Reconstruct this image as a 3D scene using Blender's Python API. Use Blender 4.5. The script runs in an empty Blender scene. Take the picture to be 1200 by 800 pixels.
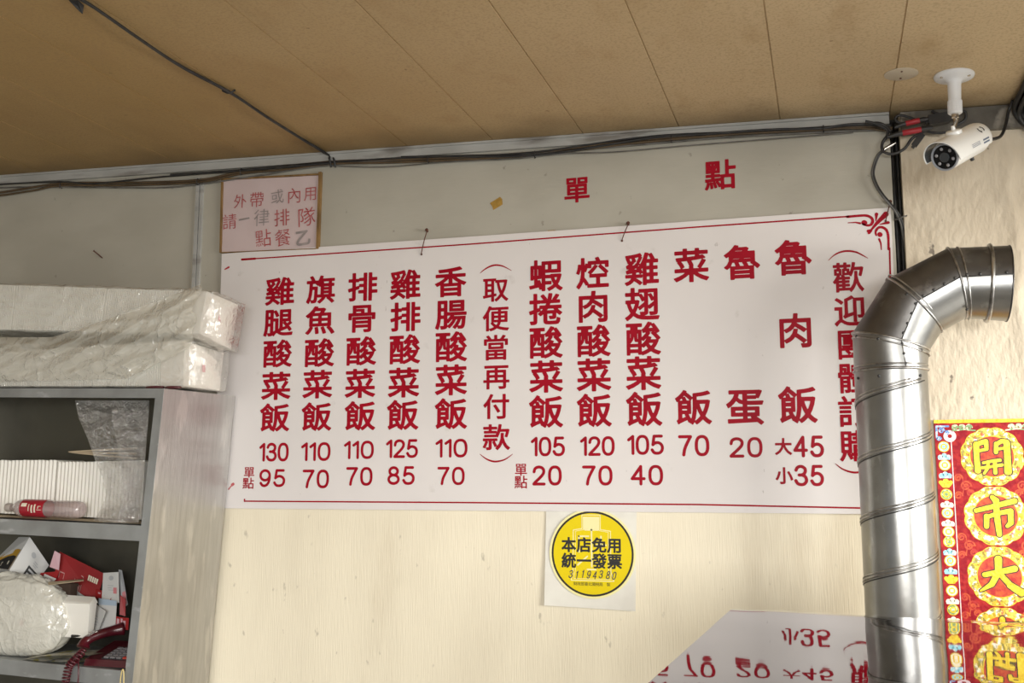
import bpy, bmesh, math, random
from mathutils import Vector, Matrix, noise
sc = bpy.context.scene
COL = sc.collection
random.seed(7)
V = Vector

# ------------------------------------------------------------------ camera
EYE = V((0, 0, 1.5)); F = 1200.0
fy = V((373, 165, 1200)).normalized()              # direction of the wall normal seen by the lens (x right, y down, z ahead)
pit = math.atan2(165, 1200)
fz = V((0, -math.cos(pit), math.sin(pit)))
fx = fy.cross(fz)
if fx.x < 0: fx = -fx
RM = Matrix((fx, fy, fz))                          # lens -> world
cd = bpy.data.cameras.new('camera'); cam = bpy.data.objects.new('camera', cd); COL.objects.link(cam)
cd.sensor_width = 36; cd.lens = 36; cd.clip_start = .02
rt, up, bk = RM @ V((1, 0, 0)), RM @ V((0, -1, 0)), RM @ V((0, 0, -1))
cam.matrix_world = Matrix(((rt.x, up.x, bk.x, 0), (rt.y, up.y, bk.y, 0), (rt.z, up.z, bk.z, EYE.z), (0, 0, 0, 1)))
sc.camera = cam

def W(px, py, y):
    d = RM @ V((px - 600, py - 400, F)); return EYE + d * (y / d.y)
def onz(px, py, z):
    d = RM @ V((px - 600, py - 400, F)); return EYE + d * ((z - EYE.z) / d.z)
def ceil_z(x): return 2.68 - .031 * (x - .23)
def onceil(px, py, below=0):
    d = RM @ V((px - 600, py - 400, F)); t = (2.68 + .031 * .23 - below - EYE.z) / (d.z + .031 * d.x); return EYE + d * t

# ------------------------------------------------------------------ light, world, exposure
sc.view_settings.view_transform = 'Standard'; sc.view_settings.look = 'None'
sc.view_settings.exposure = 0.12; sc.view_settings.gamma = 1; sc.view_settings.use_curve_mapping = False
w = bpy.data.worlds.new('world'); sc.world = w; w.use_nodes = True
w.node_tree.nodes['Background'].inputs[0].default_value = (.93, .97, 1, 1)
w.node_tree.nodes['Background'].inputs[1].default_value = .45
def area(name, loc, target, sx, sy, power, col):
    l = bpy.data.lights.new(name, 'AREA'); l.shape = 'RECTANGLE'; l.size = sx; l.size_y = sy; l.energy = power; l.color = col
    o = bpy.data.objects.new(name, l); COL.objects.link(o); o.location = loc
    o.rotation_euler = (V(target) - V(loc)).to_track_quat('-Z', 'Y').to_euler()
    return o
area('street_daylight', (3.7, 1.3, 1.85), (.3, 3.0, 1.3), 2.4, 1.5, 310, (1, .965, .90))
area('shopfront_daylight', (1.3, -3.2, 2.0), (-.6, 3.4, 1.0), 2.8, 1.4, 390, (1, .98, .95))

# ------------------------------------------------------------------ materials
def mat(name, col, rough=.6, metal=0, col2=None, nscale=8, stretch=(1, 1, 1), bump=0, bscale=60, bstretch=(1, 1, 1), lo=.4, hi=.65, spec=.5, alpha=None, coat=0, detail=6):
    m = bpy.data.materials.new(name); m.use_nodes = True; nt = m.node_tree; n = nt.nodes; L = nt.links
    p = n['Principled BSDF']
    p.inputs['Base Color'].default_value = (*col, 1); p.inputs['Roughness'].default_value = rough; p.inputs['Metallic'].default_value = metal
    p.inputs['Specular IOR Level'].default_value = spec; p.inputs['Coat Weight'].default_value = coat
    if col2 or bump:
        tc = n.new('ShaderNodeTexCoord')
    if col2:
        mp = n.new('ShaderNodeMapping'); mp.inputs['Scale'].default_value = stretch
        no = n.new('ShaderNodeTexNoise'); no.inputs['Scale'].default_value = nscale; no.inputs['Detail'].default_value = detail
        cr = n.new('ShaderNodeValToRGB'); cr.color_ramp.elements[0].position = lo; cr.color_ramp.elements[1].position = hi
        cr.color_ramp.elements[0].color = (*col, 1); cr.color_ramp.elements[1].color = (*col2, 1)
        L.new(tc.outputs['Object'], mp.inputs[0]); L.new(mp.outputs[0], no.inputs[0]); L.new(no.outputs['Fac'], cr.inputs[0]); L.new(cr.outputs[0], p.inputs['Base Color'])
    if bump:
        mp2 = n.new('ShaderNodeMapping'); mp2.inputs['Scale'].default_value = bstretch
        nb = n.new('ShaderNodeTexNoise'); nb.inputs['Scale'].default_value = bscale; nb.inputs['Detail'].default_value = 4
        bu = n.new('ShaderNodeBump'); bu.inputs['Strength'].default_value = bump; bu.inputs['Distance'].default_value = .004
        L.new(tc.outputs['Object'], mp2.inputs[0]); L.new(mp2.outputs[0], nb.inputs[0]); L.new(nb.outputs['Fac'], bu.inputs['Height']); L.new(bu.outputs[0], p.inputs['Normal'])
    return m
def stain_layers(m, layers):
    """extra patches of another colour on a material: (scale, stretch, lo, hi, colour, amount)"""
    nt = m.node_tree; n = nt.nodes; L = nt.links; p = n['Principled BSDF']
    for (s, st, lo, hi, c, amt) in layers:
        tc = n.new('ShaderNodeTexCoord'); mp = n.new('ShaderNodeMapping'); mp.inputs['Scale'].default_value = st
        mp.inputs['Location'].default_value = (random.random() * 9, random.random() * 9, random.random() * 9)
        no = n.new('ShaderNodeTexNoise'); no.inputs['Scale'].default_value = s; no.inputs['Detail'].default_value = 7
        mr = n.new('ShaderNodeMapRange'); mr.inputs['From Min'].default_value = lo; mr.inputs['From Max'].default_value = hi; mr.inputs['To Max'].default_value = amt
        mx = n.new('ShaderNodeMix'); mx.data_type = 'RGBA'; mx.inputs['B'].default_value = (*c, 1)
        L.new(tc.outputs['Object'], mp.inputs[0]); L.new(mp.outputs[0], no.inputs[0]); L.new(no.outputs['Fac'], mr.inputs[0]); L.new(mr.outputs[0], mx.inputs['Factor'])
        src = p.inputs['Base Color'].links
        if src: L.new(src[0].from_socket, mx.inputs['A'])
        else: mx.inputs['A'].default_value = p.inputs['Base Color'].default_value
        L.new(mx.outputs['Result'], p.inputs['Base Color'])
    return m
def film(name, col, clear, rough=.12, bump=.5, bscale=14, refl=.13):
    """thin plastic film: see-through, whitish, with sharp creases that catch the light"""
    m = mat(name, col, rough); nt = m.node_tree; n = nt.nodes; L = nt.links; pr = n['Principled BSDF']
    if bump:
        tc = n.new('ShaderNodeTexCoord'); prev = None
        for sc_, dist, w_ in ((bscale, .012, bump), (bscale * 3.1, .005, bump * .9)):
            no = n.new('ShaderNodeTexNoise'); no.inputs['Scale'].default_value = sc_; no.inputs['Detail'].default_value = 2.5; no.inputs['Distortion'].default_value = 1.2
            sb = n.new('ShaderNodeMath'); sb.operation = 'SUBTRACT'; sb.inputs[1].default_value = .5
            ab = n.new('ShaderNodeMath'); ab.operation = 'ABSOLUTE'; pw = n.new('ShaderNodeMath'); pw.operation = 'POWER'; pw.inputs[1].default_value = .6
            bu = n.new('ShaderNodeBump'); bu.invert = True; bu.inputs['Strength'].default_value = w_; bu.inputs['Distance'].default_value = dist
            L.new(tc.outputs['Object'], no.inputs[0]); L.new(no.outputs['Fac'], sb.inputs[0]); L.new(sb.outputs[0], ab.inputs[0]); L.new(ab.outputs[0], pw.inputs[0]); L.new(pw.outputs[0], bu.inputs['Height'])
            if prev: L.new(prev.outputs[0], bu.inputs['Normal'])
            prev = bu
        L.new(prev.outputs[0], pr.inputs['Normal'])
    df = n.new('ShaderNodeMixShader'); df.inputs[0].default_value = clear
    tr = n.new('ShaderNodeBsdfTransparent'); L.new(pr.outputs[0], df.inputs[1]); L.new(tr.outputs[0], df.inputs[2])
    gl = n.new('ShaderNodeBsdfGlossy'); gl.inputs['Roughness'].default_value = rough; gl.inputs['Color'].default_value = (.9, .9, .9, 1)
    if bump: L.new(prev.outputs[0], gl.inputs['Normal'])
    lw = n.new('ShaderNodeLayerWeight'); lw.inputs['Blend'].default_value = .5
    if bump: L.new(prev.outputs[0], lw.inputs['Normal'])
    p4 = n.new('ShaderNodeMath'); p4.operation = 'POWER'; p4.inputs[1].default_value = 4; fr = n.new('ShaderNodeMath'); fr.operation = 'MULTIPLY_ADD'; fr.inputs[1].default_value = .6; fr.inputs[2].default_value = refl
    L.new(lw.outputs['Facing'], p4.inputs[0]); L.new(p4.outputs[0], fr.inputs[0])
    mx = n.new('ShaderNodeMixShader'); L.new(fr.outputs[0], mx.inputs[0]); L.new(df.outputs[0], mx.inputs[1]); L.new(gl.outputs[0], mx.inputs[2])
    L.new(mx.outputs[0], n['Material Output'].inputs[0])
    return m

M = {}
M['wall'] = stain_layers(mat('cream_painted_wall', (.84, .77, .60), .55, col2=(.78, .71, .55), nscale=5, stretch=(1, 1, .35), bump=.28, bscale=230, bstretch=(1, 1, .05)),
    [(2.2, (2.2, 1, .5), .58, .78, (.43, .33, .2), .45), (30, (1, 1, .5), .68, .74, (.3, .26, .2), .5)])
M['wall_grey'] = stain_layers(mat('grey_white_painted_wall', (.44, .42, .355), .55, col2=(.385, .365, .305), nscale=4, stretch=(.6, 1, 1), bump=.22, bscale=70, bstretch=(.25, 1, .8)),
    [(26, (1, 1, 1), .69, .74, (.2, .18, .15), .6), (2.5, (1, 1, 2), .6, .8, (.3, .27, .22), .3)])
M['plaster'] = stain_layers(mat('rough_plaster_wall', (.66, .58, .45), .75, col2=(.58, .50, .38), nscale=4, bump=1.0, bscale=75, bstretch=(1, 1, .45)),
    [(3, (1, 1, 1), .55, .8, (.36, .3, .22), .5), (22, (1, 1, 1), .69, .73, (.12, .1, .08), .8)])
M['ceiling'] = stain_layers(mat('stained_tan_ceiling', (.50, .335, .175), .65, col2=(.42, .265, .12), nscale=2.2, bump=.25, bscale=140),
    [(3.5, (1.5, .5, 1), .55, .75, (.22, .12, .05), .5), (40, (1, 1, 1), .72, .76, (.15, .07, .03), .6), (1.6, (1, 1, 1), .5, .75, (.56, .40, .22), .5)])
def light_tone_x(m, x0, x1, c0, c1, amt):
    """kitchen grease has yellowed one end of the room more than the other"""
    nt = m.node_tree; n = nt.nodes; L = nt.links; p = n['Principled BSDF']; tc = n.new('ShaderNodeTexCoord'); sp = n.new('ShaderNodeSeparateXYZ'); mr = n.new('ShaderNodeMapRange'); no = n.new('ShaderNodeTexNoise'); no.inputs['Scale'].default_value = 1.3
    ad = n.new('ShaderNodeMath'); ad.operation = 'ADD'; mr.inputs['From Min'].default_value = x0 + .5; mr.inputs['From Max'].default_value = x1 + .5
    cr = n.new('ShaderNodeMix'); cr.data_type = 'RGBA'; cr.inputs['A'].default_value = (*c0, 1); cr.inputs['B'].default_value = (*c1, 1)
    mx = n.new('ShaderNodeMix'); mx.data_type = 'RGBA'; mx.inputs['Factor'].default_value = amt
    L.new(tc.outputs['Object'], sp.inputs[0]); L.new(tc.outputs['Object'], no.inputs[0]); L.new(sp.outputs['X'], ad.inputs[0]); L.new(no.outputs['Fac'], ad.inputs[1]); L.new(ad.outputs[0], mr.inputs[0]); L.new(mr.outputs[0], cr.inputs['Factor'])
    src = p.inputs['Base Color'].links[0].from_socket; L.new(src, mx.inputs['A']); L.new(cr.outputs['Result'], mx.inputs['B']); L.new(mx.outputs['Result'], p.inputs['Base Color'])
light_tone_x(M['ceiling'], -2.0, .55, (.39, .25, .085), (.66, .53, .335), .75)  # the ceiling's dimmer left and brighter right are painted into its colour
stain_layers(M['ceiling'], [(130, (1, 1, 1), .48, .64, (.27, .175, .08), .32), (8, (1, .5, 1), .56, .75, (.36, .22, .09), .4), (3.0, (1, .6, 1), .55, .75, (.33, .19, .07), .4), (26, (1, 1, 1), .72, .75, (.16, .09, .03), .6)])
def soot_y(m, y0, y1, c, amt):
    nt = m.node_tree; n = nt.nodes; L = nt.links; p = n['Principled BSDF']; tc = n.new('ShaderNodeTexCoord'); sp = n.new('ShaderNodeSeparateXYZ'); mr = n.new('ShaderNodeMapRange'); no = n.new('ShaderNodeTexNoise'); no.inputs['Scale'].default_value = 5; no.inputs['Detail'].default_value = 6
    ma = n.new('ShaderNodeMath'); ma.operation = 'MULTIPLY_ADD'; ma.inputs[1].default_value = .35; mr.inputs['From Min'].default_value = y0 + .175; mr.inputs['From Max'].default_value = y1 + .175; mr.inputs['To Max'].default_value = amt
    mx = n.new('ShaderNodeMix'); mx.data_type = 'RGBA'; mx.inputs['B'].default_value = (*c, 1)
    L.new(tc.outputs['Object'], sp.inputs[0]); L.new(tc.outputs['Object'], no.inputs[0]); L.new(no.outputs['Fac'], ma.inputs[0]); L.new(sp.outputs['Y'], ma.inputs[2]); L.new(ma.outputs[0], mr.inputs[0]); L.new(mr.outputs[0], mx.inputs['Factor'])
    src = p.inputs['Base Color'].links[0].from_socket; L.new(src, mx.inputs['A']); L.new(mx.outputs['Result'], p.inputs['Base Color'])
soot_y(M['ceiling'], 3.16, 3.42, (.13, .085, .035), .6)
M['trim'] = stain_layers(mat('grey_trim', (.42, .42, .40), .5, col2=(.35, .35, .33), nscale=6), [(10, (.4, 1, 2), .55, .7, (.12, .1, .08), .7)])
M['trim_dark'] = stain_layers(mat('sooty_plaster_band', (.16, .145, .12), .8, col2=(.08, .072, .06), nscale=9, bump=.5, bscale=50), [(14, (1, 1, 1), .56, .66, (.34, .31, .26), .6)])
M['floor'] = mat('grey_floor_tile', (.32, .31, .29), .35, col2=(.27, .26, .25), nscale=3)
M['plainwall'] = mat('side_wall_paint', (.5, .48, .43), .7, col2=(.45, .43, .38), nscale=3)
M['soot'] = mat('grimy_recess', (.07, .065, .055), .9, col2=(.03, .028, .025), nscale=12)
M['board'] = stain_layers(mat('white_board', (.74, .705, .69), .42, col2=(.71, .675, .66), nscale=3), [(14, (1, 1, 1), .66, .74, (.5, .46, .42), .4), (60, (1, 1, .4), .73, .76, (.3, .26, .24), .5)])
M['red'] = mat('red_vinyl', (.35, .003, .016), .5, col2=(.30, .002, .013), nscale=10, spec=.15)
M['red_worn'] = mat('worn_red_vinyl', (.46, .03, .045), .5, col2=(.58, .25, .25), nscale=30, lo=.5, hi=.75)
M['steel'] = stain_layers(mat('brushed_steel', (.47, .46, .445), .32, 1, col2=(.41, .40, .385), nscale=70, stretch=(1, 1, .02), bump=.2, bscale=260, bstretch=(1, 1, .02)), [(45, (1, .5, .05), .60, .66, (.66, .64, .61), .5), (7, (2, 2, .5), .6, .68, (.70, .68, .65), .45), (3, (1, 1, 1), .52, .7, (.36, .34, .32), .5)])
M['steel_dark'] = stain_layers(mat('dull_steel', (.40, .42, .425), .42, .6, col2=(.30, .31, .31), nscale=7), [(8, (1, 1, 3), .62, .68, (.6, .62, .64), .6)])
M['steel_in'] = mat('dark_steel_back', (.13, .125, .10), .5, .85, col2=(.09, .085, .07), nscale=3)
M['mirror'] = mat('polished_steel', (.25, .247, .258), .02, 1, bump=.05, bscale=5)
M['duct'] = stain_layers(mat('galvanised_duct', (.32, .32, .31), .32, 1, col2=(.28, .28, .27), nscale=14, bump=.1, bscale=30), [(6, (1, 1, 1), .55, .7, (.2, .195, .175), .7), (18, (1, 1, .4), .62, .68, (.5, .5, .49), .6)])
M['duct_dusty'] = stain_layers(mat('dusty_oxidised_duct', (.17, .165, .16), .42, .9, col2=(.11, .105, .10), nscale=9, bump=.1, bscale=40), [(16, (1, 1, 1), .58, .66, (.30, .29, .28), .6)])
M['seam'] = mat('duct_seam', (.55, .55, .54), .35, 1, col2=(.2, .19, .18), nscale=25)
M['rivet'] = mat('dark_rivet', (.08, .08, .08), .4, .8)
M['black'] = mat('black_cable', (.014, .014, .015), .45, col2=(.03, .03, .03), nscale=20)
M['brown_cable'] = mat('brown_cable', (.10, .065, .032), .6, col2=(.06, .04, .02), nscale=9)
M['grey_cable'] = mat('grey_cable', (.16, .155, .145), .55, col2=(.08, .078, .07), nscale=15)
M['connred'] = mat('red_sleeve', (.36, .02, .03), .4)
M['silver'] = mat('nickel_metal', (.6, .58, .55), .25, 1)
M['white_plastic'] = mat('white_plastic', (.80, .81, .82), .35, col2=(.76, .77, .78), nscale=6)
M['white_paint'] = mat('white_enamel', (.84, .85, .83), .3, coat=.2)
M['lens_glass'] = mat('black_lens_glass', (.012, .013, .015), .08, spec=.8)
M['lens_ring'] = mat('grey_lens_ring', (.40, .42, .46), .35, .3)
M['led'] = mat('clear_led', (.35, .34, .35), .15)
M['lens_in'] = mat('lens_inner', (.05, .055, .06), .2)
M['labelblue'] = mat('label_blue', (.12, .16, .24), .5)
M['ink'] = mat('black_ink', (.015, .014, .014), .6)
M['rust'] = mat('rusty_metal', (.09, .035, .025), .8, .3, col2=(.16, .06, .04), nscale=40)
M['notice'] = mat('pinkish_paper', (.60, .49, .485), .45, col2=(.56, .45, .44), nscale=6)
M['wood'] = mat('thin_wood', (.26, .15, .05), .6, col2=(.15, .085, .03), nscale=10, stretch=(3, 1, 1))
M['hand_red'] = mat('red_marker', (.36, .055, .055), .6, col2=(.45, .12, .12), nscale=40)
M['hand_grey'] = mat('faded_marker', (.27, .235, .225), .6, col2=(.36, .31, .30), nscale=40)
M['sheet'] = mat('off_white_sheet', (.78, .765, .69), .4, col2=(.72, .70, .63), nscale=12)
M['yellow'] = mat('sticker_yellow', (.76, .60, .006), .5, spec=.2)
M['paleyellow'] = mat('pale_yellow_print', (.86, .80, .40), .45)
M['pen'] = mat('blue_black_pen', (.02, .025, .06), .5)
M['tape'] = mat('brown_tape', (.42, .25, .05), .4, col2=(.33, .19, .035), nscale=60)
M['poster'] = mat('crimson_foil', (.27, .003, .012), .5, 0, spec=.2, col2=(.40, .02, .018), nscale=55, lo=.45, hi=.6, bump=.5, bscale=80)
M['poster_org'] = mat('vermilion_foil', (.58, .10, .035), .45, 0, spec=.2, col2=(.42, .03, .03), nscale=60, bump=.4, bscale=90)
M['gold'] = mat('yellow_gold_foil', (.68, .44, .008), .4, .2, col2=(.80, .60, .03), nscale=110, lo=.4, hi=.6, bump=.6, bscale=120)
M['gold_ring'] = stain_layers(mat('gold_scroll_foil', (.62, .40, .015), .4, .2, col2=(.78, .62, .12), nscale=130, lo=.42, hi=.6, bump=.6, bscale=120), [(60, (1, 1, 1), .53, .57, (.85, .83, .75), .9), (90, (1, 1, 1), .55, .58, (.20, .17, .02), .85), (75, (1, 1, 1), .60, .63, (.45, .03, .02), .8)])
M['pblue'] = mat('poster_blue', (.07, .22, .55), .4, col2=(.5, .65, .8), nscale=120, lo=.5, hi=.56)
M['pcyan'] = mat('poster_sky_blue', (.25, .6, .72), .4, col2=(.8, .85, .8), nscale=110, lo=.5, hi=.58)
M['pgreen'] = mat('poster_green', (.16, .30, .10), .4, col2=(.75, .7, .45), nscale=100, lo=.5, hi=.57)
M['ppink'] = mat('poster_pink', (.75, .5, .62), .4, col2=(.85, .78, .6), nscale=80)
M['pwhite'] = mat('poster_cream', (.85, .78, .62), .4)
M['box_white'] = mat('white_paperboard', (.90, .885, .82), .55, col2=(.86, .84, .77), nscale=5)
M['box_end'] = mat('paperboard_end', (.80, .765, .70), .5, col2=(.76, .71, .64), nscale=3, stretch=(1, 1, 4))
M['pinkprint'] = mat('pink_print', (.62, .22, .24), .5)
M['film_sheet'] = film('beige_plastic_film', (.84, .81, .69), .62, .09, .9, 8)
M['film'] = film('milky_plastic_film', (.93, .92, .84), .76, .13, .75, 9)
M['film_clear'] = film('clear_plastic_film', (.80, .80, .76), .88, .05, 1.0, 24, .26)
M['film_bag'] = film('white_bag_film', (.86, .85, .76), .34, .15, .7, 8)
M['darkred'] = mat('dark_red_plastic', (.075, .006, .012), .3, coat=.2)
M['label_red'] = mat('red_bottle_label', (.38, .015, .03), .35)
M['pet'] = film('clear_pet', (.62, .50, .50), .55, .06, 0)
M['cap'] = mat('translucent_cap', (.45, .40, .36), .4)
M['pale_wood'] = mat('pale_chopstick_wood', (.62, .50, .34), .6, col2=(.54, .42, .27), nscale=9)
M['kraft'] = mat('kraft_paper', (.50, .42, .29), .7, col2=(.44, .36, .24), nscale=8)
M['card'] = mat('white_card', (.62, .62, .60), .55)
M['card_grey'] = mat('grey_card', (.42, .43, .44), .6)
M['card_blue'] = mat('pale_blue_card', (.40, .50, .60), .55)
M['card_pink'] = mat('pink_paper', (.58, .36, .40), .6)
M['env_red'] = mat('red_envelope_paper', (.33, .012, .014), .5, col2=(.27, .008, .01), nscale=9)
M['env_line'] = mat('pale_pink_print', (.62, .32, .30), .5)
M['mustard'] = mat('mustard_print', (.52, .30, .03), .5)
M['brown_box'] = mat('dark_brown_card', (.05, .03, .02), .7)
M['key'] = mat('grey_phone_key', (.22, .21, .22), .5)
M['key_red'] = mat('red_phone_key', (.5, .06, .04), .5)
M['yellow_cable'] = mat('cream_cable', (.62, .50, .22), .5)
M['news'] = mat('printed_newsprint', (.55, .54, .44), .7, col2=(.10, .12, .08), nscale=45, lo=.58, hi=.66)
M['news2'] = mat('colour_newsprint', (.66, .65, .60), .7, col2=(.50, .46, .12), nscale=28, lo=.5, hi=.58)

# ------------------------------------------------------------------ object helpers
ORG = {}
def put(name, verts, faces, material, parent=None, smooth=False, auto=None, loc=None):
    org = ORG[parent.name] if parent else (loc if loc is not None else V((0, 0, 0)))
    me = bpy.data.meshes.new(name)
    me.from_pydata([V(v) - org for v in verts], [], faces); me.validate(); me.update()
    bm = bmesh.new(); bm.from_mesh(me); bmesh.ops.recalc_face_normals(bm, faces=bm.faces); bm.to_mesh(me); bm.free()
    if material: me.materials.append(M[material] if isinstance(material, str) else material)
    if smooth:
        for p in me.polygons: p.use_smooth = True
        if auto: me.set_sharp_from_angle(angle=math.radians(auto))
    o = bpy.data.objects.new(name, me); COL.objects.link(o)
    if parent: o.parent = parent
    else: o.location = org
    ORG[o.name] = org
    return o
def tag(o, label, cat, group=None):
    o['label'] = label; o['category'] = cat
    if group: o['group'] = group
    return o
def thing(name, label, cat, loc, group=None):
    o = bpy.data.objects.new(name, None); COL.objects.link(o); o.location = loc; o.empty_display_size = .05
    ORG[o.name] = V(loc); return tag(o, label, cat, group)
def struct(o): o['kind'] = 'structure'; return o

class MB:
    def __init__(s): s.v = []; s.f = []
    def add(s, vs, fs):
        b = len(s.v); s.v += [V(x) for x in vs]; s.f += [tuple(i + b for i in q) for q in fs]; return s
    def hexa(s, p):  # 8 corners: bottom 4 loop, top 4 loop
        return s.add(p, [(0, 3, 2, 1), (4, 5, 6, 7), (0, 1, 5, 4), (1, 2, 6, 5), (2, 3, 7, 6), (3, 0, 4, 7)])
    def box(s, a, b, m=None):
        (x0, y0, z0), (x1, y1, z1) = a, b
        p = [V(q) for q in ((x0, y0, z0), (x1, y0, z0), (x1, y1, z0), (x0, y1, z0), (x0, y0, z1), (x1, y0, z1), (x1, y1, z1), (x0, y1, z1))]
        if m is not None: p = [m @ q for q in p]
        return s.hexa(p)
    def tube(s, pts, r, n=8, cap=True):
        pts = [V(p) for p in pts]; k = len(pts); rr = r if isinstance(r, (list, tuple)) else [r] * k
        t0 = (pts[1] - pts[0]).normalized(); u = t0.orthogonal().normalized(); vs = []; prev = t0
        for i in range(k):
            t = (pts[min(i + 1, k - 1)] - pts[max(i - 1, 0)]); t = t.normalized() if t.length > 1e-9 else prev
            u = (u - t * u.dot(t)); u = u.normalized() if u.length > 1e-6 else t.orthogonal().normalized()
            w_ = t.cross(u); prev = t
            for j in range(n):
                a = 2 * math.pi * j / n; vs.append(pts[i] + (u * math.cos(a) + w_ * math.sin(a)) * rr[i])
        fs = [(i * n + j, i * n + (j + 1) % n, (i + 1) * n + (j + 1) % n, (i + 1) * n + j) for i in range(k - 1) for j in range(n)]
        if cap: fs += [tuple(range(n - 1, -1, -1)), tuple((k - 1) * n + j for j in range(n))]
        return s.add(vs, fs)
    def lathe(s, prof, m, n=32, cap0=True, cap1=True):  # prof: (radius, height) along local z
        vs = [m @ V((r * math.cos(2 * math.pi * j / n), r * math.sin(2 * math.pi * j / n), h)) for r, h in prof for j in range(n)]
        k = len(prof)
        fs = [(i * n + j, i * n + (j + 1) % n, (i + 1) * n + (j + 1) % n, (i + 1) * n + j) for i in range(k - 1) for j in range(n)]
        if cap0: fs.append(tuple(range(n - 1, -1, -1)))
        if cap1: fs.append(tuple((k - 1) * n + j for j in range(n)))
        return s.add(vs, fs)
    def build(s, name, material, parent=None, **k): return put(name, s.v, s.f, material, parent, **k)
def spline(pts, n=6):
    pts = [V(p) for p in pts]; out = []
    for i in range(len(pts) - 1):
        p0, p1, p2, p3 = pts[max(i - 1, 0)], pts[i], pts[i + 1], pts[min(i + 2, len(pts) - 1)]
        for k in range(n):
            t = k / n
            out.append(.5 * ((2 * p1) + (p2 - p0) * t + (2 * p0 - 5 * p1 + 4 * p2 - p3) * t * t + (3 * p1 - p0 - 3 * p2 + p3) * t ** 3))
    out.append(pts[-1]); return out
def frame(o, z, x=None):
    z = V(z).normalized(); x = V(x) if x else z.orthogonal(); x = (x - z * x.dot(z)).normalized(); y = z.cross(x)
    return Matrix(((x.x, y.x, z.x, o[0]), (x.y, y.y, z.y, o[1]), (x.z, y.z, z.z, o[2]), (0, 0, 0, 1)))
def wallframe(p): return frame(p, (0, -1, 0), (1, 0, 0))   # x right, y up, z out of the wall

# lettering: flat shapes from a distance field, so that strokes get an even weight and round ends
import numpy as np
def seg_dist(X, Y, segs):
    D = np.full(X.shape, 9.0)
    for (ax, ay), (bx, by) in segs:
        dx, dy = bx - ax, by - ay; L2 = dx * dx + dy * dy
        t = np.clip(((X - ax) * dx + (Y - ay) * dy) / L2, 0, 1) if L2 > 1e-12 else 0.0
        D = np.minimum(D, np.hypot(X - ax - t * dx, Y - ay - t * dy))
    return D
def march(x0, y0, x1, y1, n, fld):
    """polygons of fld < 0 on a grid: runs of full cells, clipped cells on the edge"""
    h = max(x1 - x0, y1 - y0) / n; nx, ny = int(math.ceil((x1 - x0) / h)), int(math.ceil((y1 - y0) / h))
    X, Y = np.meshgrid(x0 + h * np.arange(nx + 1), y0 + h * np.arange(ny + 1)); Fv = fld(X, Y); ins = Fv < 0
    vs, fs, vid = [], [], {}
    def vert(k, p):
        if k not in vid: vid[k] = len(vs); vs.append(p)
        return vid[k]
    for j in range(ny):
        i = 0
        while i < nx:
            c = int(ins[j, i]) + int(ins[j, i + 1]) + int(ins[j + 1, i + 1]) + int(ins[j + 1, i])
            if c == 0: i += 1; continue
            if c == 4:
                k = i
                while k + 1 < nx and ins[j, k + 2] and ins[j + 1, k + 2]: k += 1
                fs.append(tuple(vert(q, (x0 + h * q[1], y0 + h * q[0])) for q in ((j, i), (j, k + 1), (j + 1, k + 1), (j + 1, i)))); i = k + 1; continue
            cs = [(j, i), (j, i + 1), (j + 1, i + 1), (j + 1, i)]; out = []
            for m_ in range(4):
                p, q = cs[m_], cs[(m_ + 1) % 4]; fp, fq = Fv[p], Fv[q]
                if fp < 0: out.append(vert(p, (x0 + h * p[1], y0 + h * p[0])))
                if (fp < 0) != (fq < 0):
                    t = fp / (fp - fq); key = (p, q) if p < q else (q, p); out.append(vert(('e',) + key, (x0 + h * (p[1] + (q[1] - p[1]) * t), y0 + h * (p[0] + (q[0] - p[0]) * t))))
            if len(out) > 2: fs.append(tuple(out))
            i += 1
    return vs, fs
GO, GC = {}, {}
def outline(ch):
    if ch in GO: return GO[ch]
    cu = bpy.data.curves.new('t', 'FONT'); cu.body = ch; cu.size = 1; cu.resolution_u = 3
    o = bpy.data.objects.new('t', cu); COL.objects.link(o); bpy.context.view_layer.update()
    me = o.to_mesh(); vs = [(v.co.x, v.co.y) for v in me.vertices]; fs = [tuple(p.vertices) for p in me.polygons]
    cnt = {}
    for f in fs:
        for i in range(len(f)):
            e = tuple(sorted((f[i], f[(i + 1) % len(f)]))); cnt[e] = cnt.get(e, 0) + 1
    ed = [(vs[e[0]], vs[e[1]]) for e, c in cnt.items() if c == 1]
    tris = [[vs[i] for i in f] for f in fs]
    o.to_mesh_clear(); bpy.data.objects.remove(o); bpy.data.curves.remove(cu)
    GO[ch] = (ed, tris); return GO[ch]
def glyph(ch, dil, n=84):
    """fill of a character grown by dil (em units)"""
    k = (ch, round(dil, 4), n)
    if k in GC: return GC[k]
    ed, tris = outline(ch); xs = [p[0] for e in ed for p in e]; ys = [p[1] for e in ed for p in e]; g = dil + .02
    def fld(X, Y):
        D = seg_dist(X, Y, ed); IN = np.zeros(X.shape, bool)
        for t in tris:
            pos = np.ones(X.shape, bool); neg = pos.copy()
            for i in range(len(t)):
                (ax, ay), (bx, by) = t[i], t[(i + 1) % len(t)]; c = (bx - ax) * (Y - ay) - (by - ay) * (X - ax); pos &= c >= 0; neg &= c <= 0
            IN |= pos | neg
        return np.where(IN, -D, D) - dil
    GC[k] = march(min(xs) - g, min(ys) - g, max(xs) + g, max(ys) + g, n, fld); return GC[k]
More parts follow.
